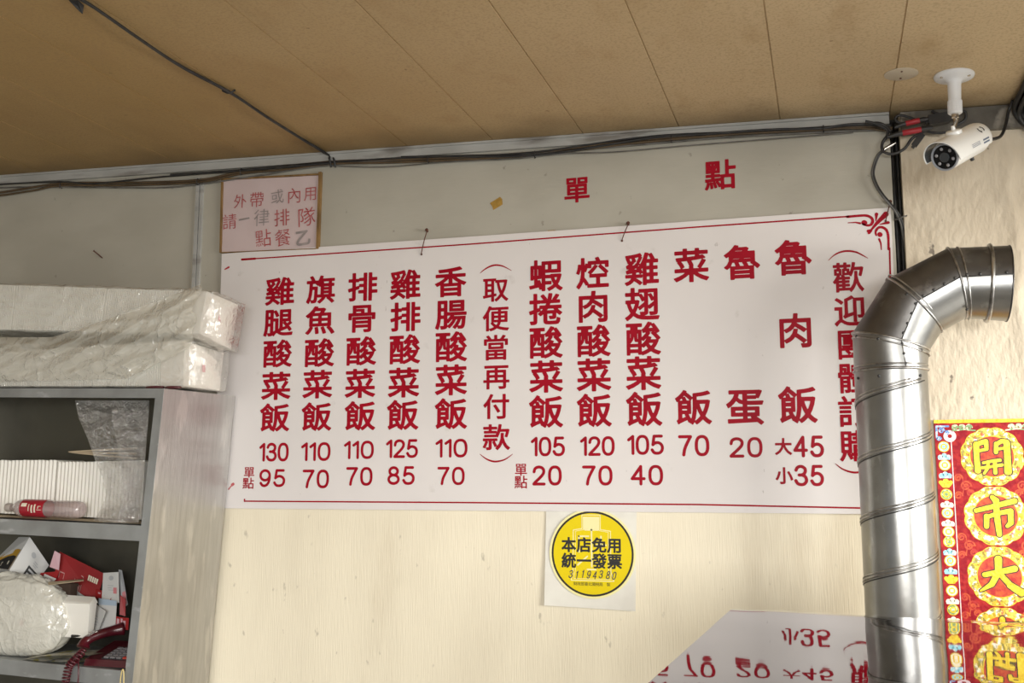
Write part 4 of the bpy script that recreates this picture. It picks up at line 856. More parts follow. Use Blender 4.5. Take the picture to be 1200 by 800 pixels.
mb.add([p + d0 for p in cs] + [p + dn for p in cs], [(0, 1, 5, 4), (1, 2, 6, 5), (2, 3, 7, 6), (3, 0, 4, 7), (4, 5, 6, 7)]); mb.build('top_rim', 'steel', ct)
cen = sum(cs, V((0, 0, 0))) / 4; ins = [cen + (p - cen) * .94 for p in cs]
mb = MB(); mb.add([V((p.x, p.y, .08)) for p in ins] + [V((p.x, p.y, ZC - .035)) for p in ins], [(0, 1, 5, 4), (1, 2, 6, 5), (2, 3, 7, 6), (3, 0, 4, 7), (0, 3, 2, 1), (4, 5, 6, 7)]); mb.build('body', 'steel', ct)
for p in ins:
    q = cen + (p - cen) * .93; MB().tube([V((q.x, q.y, 0)), V((q.x, q.y, .09))], .022, 12).build('foot', 'steel_dark', ct)

# ------------------------------------------------------------------ steel cabinet on the left (it leans a little)
CF, CB = 3.03, 3.378
eT, eB = W(192.5, 455, CF), W(155, 800, CF); bT, bB = W(275, 468, CB), W(244, 800, CB)
def cab(dx, y, z):
    t = (y - CF) / (CB - CF)
    xf = eB.x + (eT.x - eB.x) * (z - eB.z) / (eT.z - eB.z); xb = bB.x + (bT.x - bB.x) * (z - bB.z) / (bT.z - bB.z)
    xf = xf if z > .6 else xf; return V((xf * (1 - t) + xb * t - dx, y, z + .028 * dx))
def cbox(mb, d0, d1, y0, y1, z0, z1):
    return mb.hexa([cab(d1, y0, z0), cab(d0, y0, z0), cab(d0, y1, z0), cab(d1, y1, z0), cab(d1, y0, z1), cab(d0, y0, z1), cab(d0, y1, z1), cab(d1, y1, z1)])
ZT = eT.z; S1 = W(161, 616, CF).z; S2 = W(140, 786, CF).z; WD = 1.25
cb = thing('steel_cabinet', 'open stainless steel shelf cabinet standing against the wall at left', 'cabinet', V((-2.9, 3.2, 0)))
mb = MB(); cbox(mb, 0, .0025, CF + .001, CB, .06, ZT); mb.build('side_panel', 'steel', cb)
mb = MB(); cbox(mb, WD - .0025, WD, CF + .001, CB, .06, ZT); mb.build('side_panel', 'steel', cb)
mb = MB(); cbox(mb, .0003, .033, CF, CF + .014, .06, ZT - .03); mb.build('stile', 'steel_dark', cb)
mb = MB(); cbox(mb, WD - .033, WD, CF, CF + .014, .06, ZT - .03); mb.build('stile', 'steel_dark', cb)
mb = MB(); cbox(mb, .0003, WD, CF - .001, CF + .016, ZT - .033, ZT); mb.build('top_rail', 'steel_dark', cb)
mb = MB(); cbox(mb, .0026, WD - .003, CF + .016, CB - .004, ZT - .004, ZT - .001); mb.build('top_panel', 'steel', cb)
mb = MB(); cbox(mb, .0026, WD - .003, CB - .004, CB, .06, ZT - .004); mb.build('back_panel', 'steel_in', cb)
for zz in (S1, S2, .42):
    mb = MB(); cbox(mb, .0335, WD - .034, CF + .001, CF + .014, zz - .052, zz); cbox(mb, .003, WD - .003, CF + .014, CB - .004, zz - .006, zz - .0005); mb.build('shelf', 'steel_dark', cb)
for dx in (.03, WD - .03):
    for y in (CF + .03, CB - .03):
        a = cab(dx, y, .065); MB().tube([V((a.x, a.y, 0)), a], .016, 10).build('foot', 'steel_dark', cb)

# ------------------------------------------------------------------ crumpled plastic helpers
def ridged(p, s, seed):
    return 1 - abs(noise.noise(V((p[0] * s + seed, p[1] * s, p[2] * s)))) * 2
def wrapmesh(prof_fn, n_around, n_along, amp, seed, s1=9, s2=26):
    """closed sleeve: prof_fn(t, a) -> (point, outward normal)"""
    vs = []
    for i in range(n_along + 1):
        for j in range(n_around):
            p, nn = prof_fn(i / n_along, j / n_around)
            d = amp * (.6 * ridged(p, s1, seed) + .4 * ridged(p, s2, seed + 7)); vs.append(p + nn * d)
    fs = [(i * n_around + j, i * n_around + (j + 1) % n_around, (i + 1) * n_around + (j + 1) % n_around, (i + 1) * n_around + j) for i in range(n_along) for j in range(n_around)]
    fs += [tuple(range(n_around - 1, -1, -1)), tuple(n_along * n_around + j for j in range(n_around))]
    return vs, fs
def boxpack(name, label, R4, L4, mark, seed, group, amp=.006, nplates=150):
    """R4/L4: right and left end quads (front-bottom, front-top, back-top, back-bottom)"""
    t = thing(name, label, 'lunch box pack', (R4[0] + R4[3]) / 2, group)
    R4 = [V(p) for p in R4]; L4 = [V(p) for p in L4]
    # nested boxes: many thin rims one behind the other
    vs = []; K = nplates * 4 - 1
    for i in range(K + 1):
        u = (i // 4 + (0, .62, .66, .96)[i % 4]) / nplates * .985 + .015; cc = [r * (1 - u) + l * u for r, l in zip(R4, L4)]; cen_ = sum(cc, V()) / 4
        s = .985 if i % 4 < 2 else .87
        if (i // 4) % 52 == 51: s -= .04
        vs += [cen_ + (p - cen_) * s for p in cc]
    fs = [(i * 4 + j, i * 4 + (j + 1) % 4, (i + 1) * 4 + (j + 1) % 4, (i + 1) * 4 + j) for i in range(K) for j in range(4)] + [(3, 2, 1, 0), (K * 4, K * 4 + 1, K * 4 + 2, K * 4 + 3)]
    put('nested_boxes', vs, fs, 'box_white', t)
    # the last box, whole: end face with a rounded rim
    mb = MB(); cen_ = sum(R4, V()) / 4; dirx = (sum(R4, V()) - sum(L4, V())).normalized()
    loops = [[cen_ + (p - cen_) * s + dirx * d for p in R4] for s, d in ((.99, -.10), (1.0, -.03), (1.0, -.004), (.97, 0))]
    mb.add([p for l in loops for p in l], [(i * 4 + j, i * 4 + (j + 1) % 4, (i + 1) * 4 + (j + 1) % 4, (i + 1) * 4 + j) for i in range(3) for j in range(4)] + [(0, 1, 2, 3), (15, 14, 13, 12)])
    endb = mb.build('end_box', 'box_end', t)
    m_ = frame(cen_ + dirx * .0008, dirx, (R4[3] - R4[0])); mb = MB(); mb.add([m_ @ V(p) for p in ((mark[0] - .012, mark[1] - .012, 0), (mark[0] + .008, mark[1] - .012, 0), (mark[0] + .008, mark[1] + .014, 0), (mark[0] - .012, mark[1] + .014, 0))], [(0, 1, 2, 3)]); mb.build('printed_mark', 'pinkprint', endb)
    def prof(tt, a_):
        u = tt * 1.02 - .02; cc = [r * (1 - u) + l * u for r, l in zip(R4, L4)]; c0 = sum(cc, V()) / 4
        k4 = a_ * 4; i0 = int(k4) % 4; f_ = k4 - int(k4); p = cc[i0] * (1 - f_) + cc[(i0 + 1) % 4] * f_
        q = c0 + (p - c0) * (1.02 if u > .02 else 1.0 + u * .4)
        # sag of the loose film on the front and top
        nn = (q - c0); nn.x = 0; nn.normalize(); return q, nn
    vs, fs = wrapmesh(prof, 72, 190, amp, seed)
    put('plastic_wrap', vs, fs, 'film', t, smooth=True)
    return t
ya, yb = 3.075, 3.27
lowR = [W(216, 455.6, ya), W(217, 399, ya), W(263, 413.5, yb), W(257.7, 464, yb)]
zlow = cab(0, 3.1, ZT).z + .006
for p in (lowR[0], lowR[3]): p.z = max(p.z, zlow + .004)
lowL = [V((-3.25, ya, zlow + .034)), V((-3.25, ya, zlow + .155)), V((-3.25, yb, zlow + .155)), V((-3.25, yb, zlow + .034))]
packs = 'wrapped packs of lunch boxes on the cabinet'
boxpack('lunch_box_pack', 'lower plastic-wrapped pack of white paper lunch boxes lying on top of the steel cabinet', lowR, lowL, (0, -.004), 3.3, packs)
ua_, ub_ = 3.055, 3.235
upR = [W(234, 391, ua_), W(243, 341, ua_), W(280, 357, ub_), W(271, 411, ub_)]
a0, a1 = W(0, 386, ua_), W(0, 333, ua_)
def ext(p, q, X): return p + (q - p) * ((X - p.x) / (q.x - p.x))
upL = [ext(upR[0], a0, -3.25), ext(upR[1], a1, -3.25)]; upL += [V((-3.25, ub_, upL[1].z)), V((-3.25, ub_, upL[0].z))]
for p, q in zip(upR[:1] + upR[3:], lowR[1:3]): p.z = max(p.z, q.z + .004)
boxpack('lunch_box_pack', 'upper plastic-wrapped pack of white paper lunch boxes jutting out over the lower pack', upR, upL, (.0, .008), 11.7, packs, .009)
# loose sheet of film draped from the upper pack over the gap
NU, NV_ = 110, 46; vs = []
for j in range(NV_ + 1):
    for i in range(NU + 1):
        u, v = i / NU, j / NV_; px = -40 + (274 + 9 * noise.noise(V((v * 4, .3, 0))) - 10 * v) * u
        top = 395 - 62 * max(0, (px - 60) / 175) ** 1.1 if px > 60 else 395; bot = 448 - 6 * u - 34 * max(0, u - .72) / .28
        py = top + (bot - top) * v; dep = 3.052 - .018 * math.sin(math.pi * v) - .011 * ridged((px / 80, py / 30 + px / 60, 0), 1.5, 2.2) - .006 * ridged((px / 26, py / 14 + px / 40, 0), 1.2, 5.1) + .01 * v
        vs.append(W(px, py, dep - .006))
n1 = NU + 1; o = put('plastic_sheet', vs, [(j * n1 + i, j * n1 + i + 1, (j + 1) * n1 + i + 1, (j + 1) * n1 + i) for j in range(NV_) for i in range(NU)], 'film_sheet', smooth=True, loc=vs[0])
tag(o, 'loose beige plastic sheet draped down the front of the two wrapped packs', 'plastic sheet')
hp = thing('handle_pair', 'two dark red plastic handle loops peeking out under the lower wrapped pack', 'handles', W(196, 453, 3.04))
for pa, pb in ((170.5, 192), (194, 211.5)):
    a, b_ = W(pa, 452.8, 3.05), W(pb, 453.4, 3.05); zz = cab(max(0, eT.x - (a.x + b_.x) / 2), 3.05, ZT).z; cc = (a + b_) / 2; hw = (b_ - a).length / 2; pts = [V((cc.x + hw * .88 * math.cos(t), 3.052 + .016 * math.sin(t), max(zz + .0042, cc.z - .002))) for t in [k * 2 * math.pi / 20 for k in range(21)]]
    MB().tube(pts, .0042, 8, False).build('loop', 'darkred', hp, smooth=True)

# ------------------------------------------------------------------ upper compartment
def shelf_z(x, S): return S + .028 * max(0, cab(0, 3.15, S).x - x)
def nested_row(name, label, px0, px1, ytop, yfront, depth, group, n, lean=0):
    a, b_ = W(px0, ytop, yfront), W(px1, ytop - 1.5, yfront); K = n * 2; vs = []
    for i in range(K + 1):
        u = i / K; x = a.x + (b_.x - a.x) * u; zt_ = a.z + (b_.z - a.z) * u + .003 * noise.noise(V((x * 30, 0, 1))); zb = shelf_z(x, S1) + .012; o_ = 0 if i % 2 else .0045
        vs += [V((x, yfront + o_, zb)), V((x + lean, yfront + o_ + .004, zt_ - o_ * .5)), V((x + lean, yfront + depth, zt_ - o_ * .5)), V((x, yfront + depth, zb))]
    fs = [(i * 4 + j, i * 4 + (j + 1) % 4, (i + 1) * 4 + (j + 1) % 4, (i + 1) * 4 + j) for i in range(K) for j in range(4)] + [(3, 2, 1, 0), (K * 4, K * 4 + 1, K * 4 + 2, K * 4 + 3)]
    return tag(put(name, vs, fs, 'box_white', loc=vs[0]), label, 'lunch boxes', group)
g_ = 'rows of nested boxes on the upper shelf'
nested_row('nested_lunch_boxes', 'row of nested white lunch boxes on the upper shelf, left of the seam', -130, 64.5, 540, 3.15, .16, g_, 46)
nested_row('nested_lunch_boxes', 'row of nested white lunch boxes on the upper shelf, behind the hanging clear bag', 66, 168, 541, 3.15, .16, g_, 24)
mb = MB()      # brown paper lining under the boxes
a, b_ = V((-3.3, 3.06, 0)), cab(.006, 3.3, S1)
K = 24; vs = []
for i in range(K + 1):
    x = -3.3 + (cab(.04, 3.06, S1).x + 3.3) * i / K
    for y, dz in ((3.052, .0015), (3.10, .004), (3.33, .003)): vs.append(V((x, y, shelf_z(x, S1) + dz + .0025 * noise.noise(V((x * 14, y * 9, 0))) + .002)))
fs = [(i * 3 + j, i * 3 + j + 1, (i + 1) * 3 + j + 1, (i + 1) * 3 + j) for i in range(K) for j in range(2)]
tag(put('shelf_paper', vs, fs, 'kraft', loc=vs[0], smooth=True), 'creased kraft paper lining the upper shelf under the bottle', 'paper')
ck = [W(80, 529.5, 3.15), W(152, 523, 3.19), W(150, 537, 3.17)]
for k_, (s_, e_, r0) in enumerate([((80, 529.5), (160, 525), .0038), ((81, 530), (160, 531.5), .0040), ((84, 530.5), (160, 537), .0036)]):
    a, b_ = W(*s_, 3.16 + .01 * k_), W(*e_, 3.20 + .008 * k_); a.z += .001
    tag(MB().tube([a, a + (b_ - a) * .12, b_], [.0012, r0 * .7, r0], 8).build('chopstick', 'pale_wood', smooth=True, auto=40, loc=a), 'pale wooden chopstick lying on the nested boxes with its tip pointing left, ' + ['topmost', 'middle one', 'lowest'][k_], 'chopstick', 'chopsticks on the nested boxes')
# bottle on its side
bl, br = W(8, 597, 3.085), W(97, 598, 3.085); ab = (br - bl).normalized(); rb = .0315
zc = shelf_z(-2.7, S1) + rb + .008; bl.z = zc + .004; br.z = zc - .002; ab = (br - bl).normalized(); LBt = (br - bl).length; bmx = frame(bl, ab, (0, -1, 0))
bo = thing('plastic_bottle', 'empty clear plastic bottle with a red label lying on the upper shelf', 'bottle', V((bl.x + .1, 3.085, zc - rb)))
MB().lathe([(.0115, .022), (.0115, .03), (.016, .036), (.026, .052), (.0308, .066), (.0308, LBt * .25)], bmx, 36, False, False).build('shoulder', 'pet', bo, smooth=True)
MB().lathe([(.0312, LBt * .245), (.0315, LBt * .25), (.0315, LBt * .55), (.0312, LBt * .555)], bmx, 36, False, False).build('label', 'label_red', bo, smooth=True, auto=60)
MB().lathe([(.0306, LBt * .55), (.0306, LBt * .62), (.029, LBt * .66), (.0306, LBt * .70), (.0306, LBt * .93), (.027, LBt * .985), (.020, LBt), (.008, LBt * .97), (.0005, LBt * .965)], bmx, 36, False, False).build('lower_body', 'pet', bo, smooth=True)
MB().lathe([(.0145, 0), (.0155, .002), (.0155, .018), (.013, .022)], bmx, 24).build('cap', 'cap', bo, smooth=True, auto=40)
lab_y = V((0, -1, 0))
def blab(t, ang, l=.0006): return bmx @ V(((.0315 + l) * math.cos(ang), (.0315 + l) * math.sin(ang), LBt * t))
mb = MB()
for t0, t1, a0_, a1_ in [(.27, .34, -.62, -.2), (.40, .42, -.4, .5), (.44, .46, -.5, .45), (.365, .375, -.5, .3), (.49, .50, -.3, .0), (.48, .54, .1, .16), (.49, .53, -.3, -.24)]:
    for k in range(4):
        q0, q1 = a0_ + (a1_ - a0_) * k / 4, a0_ + (a1_ - a0_) * (k + 1) / 4; mb.add([blab(t0, q0), blab(t1, q0), blab(t1, q1), blab(t0, q1)], [(0, 1, 2, 3)])
mb.build('label_print', 'pwhite', bo)
# clear bag hanging in the corner
NU, NV_ = 54, 80
lf_ = [(88, 469), (92, 490), (102, 512), (112, 540), (120, 560), (124, 580), (116, 600), (108, 612)]
rt_ = [(175, 469), (174, 490), (172, 512), (170, 540), (168, 560), (166, 580), (164, 600), (162, 614)]
def ip(tab, v):
    k = v * (len(tab) - 1); i = min(int(k), len(tab) - 2); f_ = k - i; return tab[i][0] * (1 - f_) + tab[i + 1][0] * f_, tab[i][1] * (1 - f_) + tab[i + 1][1] * f_
def bagmesh(base_y, seed, u0, u1, v0, amp):
    vs = []
    for j in range(NV_ + 1):
        for i in range(NU + 1):
            u, v = u0 + (u1 - u0) * i / NU, v0 + (1 - v0) * j / NV_; (xa, y_a), (xb, y_b) = ip(lf_, v), ip(rt_, v)
            px, py = xa + (xb - xa) * u, y_a + (y_b - y_a) * u
            vs.append(W(px, py, base_y - .018 * math.sin(math.pi * min(1, u * 1.1)) * (.3 + v) - amp * ridged((px / 22, py / 22, 0), 1, seed) - amp * .5 * ridged((px / 8, py / 9, 2), 1, seed) + .03 * (1 - v)))
    n1 = NU + 1; return vs, [(j * n1 + i, j * n1 + i + 1, (j + 1) * n1 + i + 1, (j + 1) * n1 + i) for j in range(NV_) for i in range(NU)]
hb = thing('hanging_bag', 'crumpled clear plastic bag hanging in the right corner of the upper compartment', 'plastic bag', W(140, 612, 3.09))
v_, f_ = bagmesh(3.105, 4.4, 0, 1, 0, .010); put('front_film', v_, f_, 'film_clear', hb, smooth=True)
v_, f_ = bagmesh(3.125, 9.1, .48, 1, .08, .012); put('folded_film', v_, f_, M['film_clear'], hb, smooth=True)
v_, f_ = bagmesh(3.09, 2.6, .12, 1, .80, .012); put('gathered_bottom', v_, f_, 'film_clear', hb, smooth=True)

# ------------------------------------------------------------------ lower compartment
def slab(name, quad, y4, ma, th, parent=None, loc=True):
    """thin sheet: 4 pixel corners at 4 depths, given thickness away from the viewer"""
    p = [W(x, y, d) for (x, y), d in zip(quad, y4)]; nn = (p[1] - p[0]).cross(p[2] - p[0]).normalized()
    if nn.y < 0: nn = -nn
    mb = MB(); mb.hexa(p + [q + nn * th for q in p]); return mb.build(name, ma, parent, loc=None if parent else p[0])
def sheet_pt(quad, y4, u, v, lift=.004):
    p = [W(x, y, d) for (x, y), d in zip(quad, y4)]; nn = (p[1] - p[0]).cross(p[2] - p[0]).normalized()
    if nn.y > 0: nn = -nn
    return (p[0] * (1 - u) + p[1] * u) * (1 - v) + (p[3] * (1 - u) + p[2] * u) * v + nn * lift   # u along first edge, v down
def printq(parent, quad, y4, rects, ma, name='print', lift=.004):
    mb = MB()
    for (u0, v0, u1, v1) in rects: mb.add([sheet_pt(quad, y4, u0, v0, lift), sheet_pt(quad, y4, u1, v0, lift), sheet_pt(quad, y4, u1, v1, lift), sheet_pt(quad, y4, u0, v1, lift)], [(0, 1, 2, 3)])
    return mb.build(name, ma, parent)
# tilted white carton with black and mustard print
qa, ya4 = [(21, 632), (57, 665), (36, 694), (8, 672)], (3.20, 3.24, 3.235, 3.17)
qR, yR = [(35, 629), (57.5, 662), (38, 690), (11, 668)], (3.20, 3.25, 3.22, 3.155)
qL, yL = [(22, 629), (35.5, 629), (11, 668), (-14, 664)], (3.26, 3.20, 3.155, 3.22)
cbt = thing('tilted_carton', 'white carton with mustard and black print, standing tilted at the left of the lower shelf', 'carton', W(20, 700, 3.2))
pR = [W(x, y, d) for (x, y), d in zip(qR, yR)]; pL = [W(x, y, d) for (x, y), d in zip(qL, yL)]
bk4 = pR[1] + (pL[0] - pR[0]); bk3 = pR[2] + (pL[3] - pR[3]); mb = MB(); mb.hexa([pR[3], pR[2], bk3, pL[3], pR[0], pR[1], bk4, pL[0]]); mb.build('body', 'card', cbt)
mb = MB(); ell = lambda cu, cv, ru, rv: [sheet_pt(qL, yL, cu + ru * math.cos(t), cv + rv * math.sin(t), .004) for t in [k * 2 * math.pi / 32 for k in range(32)]]
mb.add([sheet_pt(qL, yL, u, v, .004) for u, v in [(.98, .40), (.8, .38), (.55, .42), (.3, .55), (.1, .75), (.02, 1), (.98, 1)]], [tuple(range(7))]); mb.build('mustard_band', 'mustard', cbt)
mb = MB(); mb.add([sheet_pt(qL, yL, u, v, .005) for u, v in [(.98, .60), (.8, .58), (.55, .63), (.35, .74), (.2, .9), (.16, 1), (.98, 1)]], [tuple(range(7))]); mb.build('black_band', 'ink', cbt)
mb = MB()
for cu, cv, s_ in [(.55, .86, 'r'), (.8, .8, 'e'), (.3, .93, 'k')]:
    p = sheet_pt(qL, yL, cu, cv, .006); e1 = (sheet_pt(qL, yL, cu + .1, cv - .04) - sheet_pt(qL, yL, cu, cv)).normalized(); nz = (sheet_pt(qL, yL, cu, cv, .01) - sheet_pt(qL, yL, cu, cv, 0)).normalized(); put_text(mb, s_, frame(p, nz, e1), h=.016, dil=.06); mb.build('letter', 'pwhite', cbt); mb = MB()

printq(cbt, qR, yR, [(.46, .52, .92, .86)], 'ink', 'black_panel'); 
printq(cbt, qR, yR, [(.52, .58 + .13 * k, .52 + d, .64 + .13 * k) for k, d in ((0, .28), (1, .34))], 'card_grey', 'panel_print', .005)
mb = MB(); mb.add([sheet_pt(qR, yR, .42 + .09 * math.cos(t), .22 + .075 * math.sin(t)) for t in [k * 2 * math.pi / 20 for k in range(20)]], [tuple(range(20))]); mb.build('round_mark', 'card_grey', cbt)
printq(cbt, qR, yR, [(.55, .30, .7, .325), (.55, .36, .75, .385), (.57, .42, .7, .44)], 'card_grey')
# red envelope standing diagonally
qE, yE = [(70, 646), (122.5, 672), (113, 705), (61, 684)], (3.21, 3.27, 3.225, 3.18)
en = thing('red_envelope', 'large red envelope with postcode boxes, leaning diagonally behind the white box', 'envelope', W(88, 704, 3.18))
slab('sleeve', qE, yE, 'env_red', .006, en)
printq(en, qE, yE, [(.70 + k * .045, .28, .735 + k * .045, .46) for k in range(5)], 'pwhite', 'postcode_boxes')
mb = MB()
for (u0, v0, u1, v1) in [(.44, .40, .45, 1), (.60, .40, .61, 1), (.44, .40, .61, .43), (.1, .55, .11, .75), (.2, .55, .21, .75), (.1, .55, .21, .58)]:
    mb.add([sheet_pt(qE, yE, u0, v0), sheet_pt(qE, yE, u1, v0), sheet_pt(qE, yE, u1, v1), sheet_pt(qE, yE, u0, v1)], [(0, 1, 2, 3)])
mb.build('printed_frame', 'env_line', en); printq(en, qE, yE, [(.47, .72, .58, .99)], 'env_line', 'stamp')
tag(slab('pink_slip', [(64, 645), (71, 649), (69, 668), (58, 664)], (3.16, 3.17, 3.165, 3.155), 'card_pink', .001), 'pink paper slip tucked at the left end of the red envelope', 'paper')
tag(slab('red_paper', [(48, 671), (70, 669), (64, 682), (40, 680)], (3.165, 3.175, 3.17, 3.16), 'env_red', .001), 'small crumpled red paper in front of the tilted carton', 'paper')
tag(slab('white_paper_scrap', [(52, 672), (66, 678), (58, 686), (50, 680)], (3.158, 3.162, 3.158, 3.155), 'card', .001), 'small white paper scrap above the plastic bag', 'paper')
tag(slab('kraft_flap', [(56, 681.5), (98, 678.2), (98, 680), (57, 685)], (3.08, 3.10, 3.07, 3.06), 'kraft', .0015), 'thin kraft card flap sticking out over the dark brown box', 'card')
mb = MB(); a, b_ = W(60, 683, 3.13), W(82, 700, 3.13); mb.box((a.x, 3.13, b_.z), (b_.x, 3.165, a.z)); mb.box((a.x - .003, 3.127, a.z - .012), (b_.x + .003, 3.168, a.z - .002)); tag(mb.build('brown_box', 'brown_box', loc=V((a.x, 3.13, b_.z))), 'small dark brown box under the kraft flap', 'box')
# white lunch box in front of it
a, b_ = W(71, 706, 3.085), W(103, 747, 3.085); zb = shelf_z(a.x, S2)
wb = thing('white_paper_box', 'white paper box beside the full plastic bag, below the red envelope', 'box', V((a.x + .03, 3.12, zb)))
mb = MB(); x0_, x1_ = a.x - .03, b_.x; z1_, z0_ = a.z, b_.z - .002
mb.hexa([(x0_, 3.09, z0_), (x1_ - .006, 3.09, z0_), (x1_ - .006, 3.118, z0_), (x0_, 3.118, z0_), (x0_, 3.085, z1_), (x1_, 3.085, z1_), (x1_, 3.122, z1_), (x0_, 3.122, z1_)]); mb.build('tray', 'box_white', wb)
mb = MB(); mb.hexa([(x0_ - .002, 3.082, z1_), (x1_ + .002, 3.082, z1_), (x1_ + .002, 3.125, z1_), (x0_ - .002, 3.125, z1_), (x0_ + .004, 3.088, z1_ + .006), (x1_ - .004, 3.088, z1_ + .004), (x1_ - .008, 3.12, z1_ + .02), (x0_ + .006, 3.12, z1_ + .024)]); mb.build('lid', 'box_white', wb)
# whatever supports the box: stack of papers
zst = z0_
# cards and envelopes at the right
def card(name, quad, y4, ma, label, prints=(), pm='card_grey', cat='card', th=.0025):
    t = thing(name, label, cat, W(*quad[3], y4[3])); slab('sheet', quad, y4, ma, th, t)
    if prints: printq(t, quad, y4, prints, pm)
    return t, quad, y4
cg = card('upright_card', [(121, 671), (139, 670), (139.5, 706), (119, 703)], (3.235, 3.24, 3.22, 3.21), 'card', 'upright white card with a round grey emblem right of the red envelope', [(.35, .45, .7, .47), (.35, .53, .6, .55), (.4, .60, .7, .62)])
mb = MB(); mb.add([sheet_pt(cg[1], cg[2], .55 + .14 * math.cos(t), .2 + .08 * math.sin(t)) for t in [k * 2 * math.pi / 18 for k in range(18)]], [tuple(range(18))]); mb.build('emblem', 'card_grey', cg[0]); printq(cg[0], cg[1], cg[2], [(.7, .52, .9, .72)], 'pinkprint', 'red_mark')
card('upright_card', [(139, 667), (143, 668), (150, 708), (143, 714)], (3.26, 3.27, 3.25, 3.24), 'card_grey', 'grey card edge behind the emblem card, next to the cabinet side', [(.2, .6, .8, .95)], 'pinkprint')
card('red_card', [(141, 697), (147, 702), (147, 722), (140, 720)], (3.2, 3.205, 3.2, 3.19), 'env_red', 'small red card standing at the cabinet side below the grey card')
card('patterned_packet', [(136, 722), (151, 724), (150, 738), (135.5, 735)], (3.17, 3.18, 3.165, 3.16), 'env_red', 'small red packet with white pattern above the telephone', [(.1, .2, .3, .8), (.4, .15, .55, .5), (.6, .3, .8, .85), (.35, .6, .55, .9)], 'card_pink', 'packet')
card('blue_edged_envelope', [(116, 701), (137, 704), (135, 738), (116, 742)], (3.19, 3.21, 3.18, 3.16), 'card', 'white envelope with a pale blue top standing above the telephone', [(.0, .0, 1, .18)], 'card_blue', 'envelope')
card('slanted_card', [(84, 688), (124, 716), (114, 742), (100, 746)], (3.205, 3.155, 3.14, 3.13), 'card', 'big white printed card slanting from the white box towards the telephone', [(.5, .35, .85, .37), (.5, .45, .85, .47), (.55, .55, .9, .57), (.6, .65, .9, .67)])
card('speckled_red_sheet', [(112, 690), (131, 694), (130, 704), (112, 700)], (3.225, 3.225, 3.215, 3.215), 'env_red', 'dark red printed sheet between the envelope and the emblem card', [(.2, .3, .35, .5), (.5, .2, .6, .6)], 'card_pink', 'paper')
# bag full of boxes
cbag = W(22, 722, 3.10); zsh = shelf_z(cbag.x, S2)
bg = thing('filled_plastic_bag', 'full white plastic bag of lunch boxes on the lower shelf at the left edge', 'plastic bag', V((cbag.x, 3.12, zsh)))
a, b_ = W(8, 703, 3.085), W(58, 764, 3.085); mb = MB(); mb.hexa([(a.x - .10, 3.085, b_.z), (b_.x - .012, 3.085, b_.z), (b_.x - .012, 3.138, b_.z), (a.x - .10, 3.138, b_.z), (a.x - .10, 3.08, a.z), (b_.x, 3.08, a.z), (b_.x, 3.138, a.z), (a.x - .10, 3.138, a.z)]); inb = mb.build('boxes_inside', 'box_white', bg)
p = W(25, 730, 3.0795); mb = MB(); mb.box((p.x - .007, 3.0785, p.z - .009), (p.x + .007, 3.0795, p.z + .010)); mb.build('printed_mark', 'pinkprint', inb)
vs = []; NA, NB = 90, 60; cz = (W(20, 672, 3.06).z + zsh) / 2; hz = (W(20, 672, 3.06).z - zsh) / 2; cxx = W(14, 720, 3.1).x; rx = W(78, 735, 3.08).x - cxx
for j in range(NB + 1):
    ph = -math.pi / 2 + math.pi * j / NB
    for i in range(NA):
        th = 2 * math.pi * i / NA; cu, su = math.cos(th), math.sin(th); cp_, sp_ = math.cos(ph), math.sin(ph)
        sg = lambda q, e: math.copysign(abs(q) ** e, q)
        d = V((sg(cp_, .6) * sg(cu, .7), sg(cp_, .6) * sg(su, .7), sg(sp_, .75)))
        nn = 1 + .055 * ridged(d, 1.6, 3) + .04 * ridged(d, 4.2, 8) - .05 + .018 * ridged(d, 9, 1)
        sh = .80 if d.z > .3 and d.x > 0 else 1
        vs.append(V((cxx + d.x * rx * nn * (1 - .25 * max(0, d.z)), 3.100 + d.y * .052 * nn, max(zsh + .001, cz + d.z * hz * (1.0 if d.z < 0 else .97 + .06 * noise.noise(d * 2)) * (nn if d.z > 0 else 1)))))
fs = [(j * NA + i, j * NA + (i + 1) % NA, (j + 1) * NA + (i + 1) % NA, (j + 1) * NA + i) for j in range(NB) for i in range(NA)]
put('bag_film', vs, fs, 'film_bag', bg, smooth=True)
# newspapers in front and under the box
for k, (x0p, x1p, y0p, y1p, ma, lab) in enumerate([(30, 92, 766, 758, 'news2', 'lowest of the loose pile'), (36, 90, 762, 752, 'news', 'second in the loose pile'), (44, 86, 756, 748, 'news2', 'third in the loose pile'), (62, 108, 752, 747, 'news', 'topmost of the loose pile'), (58, 84, 770, 762, 'card', 'white, sticking out in front')]):
    a, b_ = W(x0p, y0p, 3.06), W(x1p, y1p, 3.06); zz = shelf_z((a.x + b_.x) / 2, S2) + .003 + k * .0065 if k < 4 else shelf_z(a.x, S2) + .003
    vs = []; K = 10
    for j in range(4):
        for i in range(K + 1):
            u = i / K; y = 3.046 + j * .045 + (0 if k < 4 else -.004); vs.append(V((a.x + (b_.x - a.x) * u + .01 * j, y, zz + .010 * u * (k > 0) + .0028 * noise.noise(V((u * 4, j * .7, k))) + .002)))
    n1 = K + 1; nv = len(vs); fs = [(j * n1 + i, j * n1 + i + 1, (j + 1) * n1 + i + 1, (j + 1) * n1 + i) for j in range(3) for i in range(K)]
    tag(put('printed_sheet', vs + [v + V((0, 0, -.002)) for v in vs], fs + [tuple(nv + t for t in f[::-1]) for f in fs], ma, loc=vs[0], smooth=True), 'printed sheet of paper on the lower shelf beside the telephone, ' + lab, 'paper', 'loose printed sheets on the lower shelf')
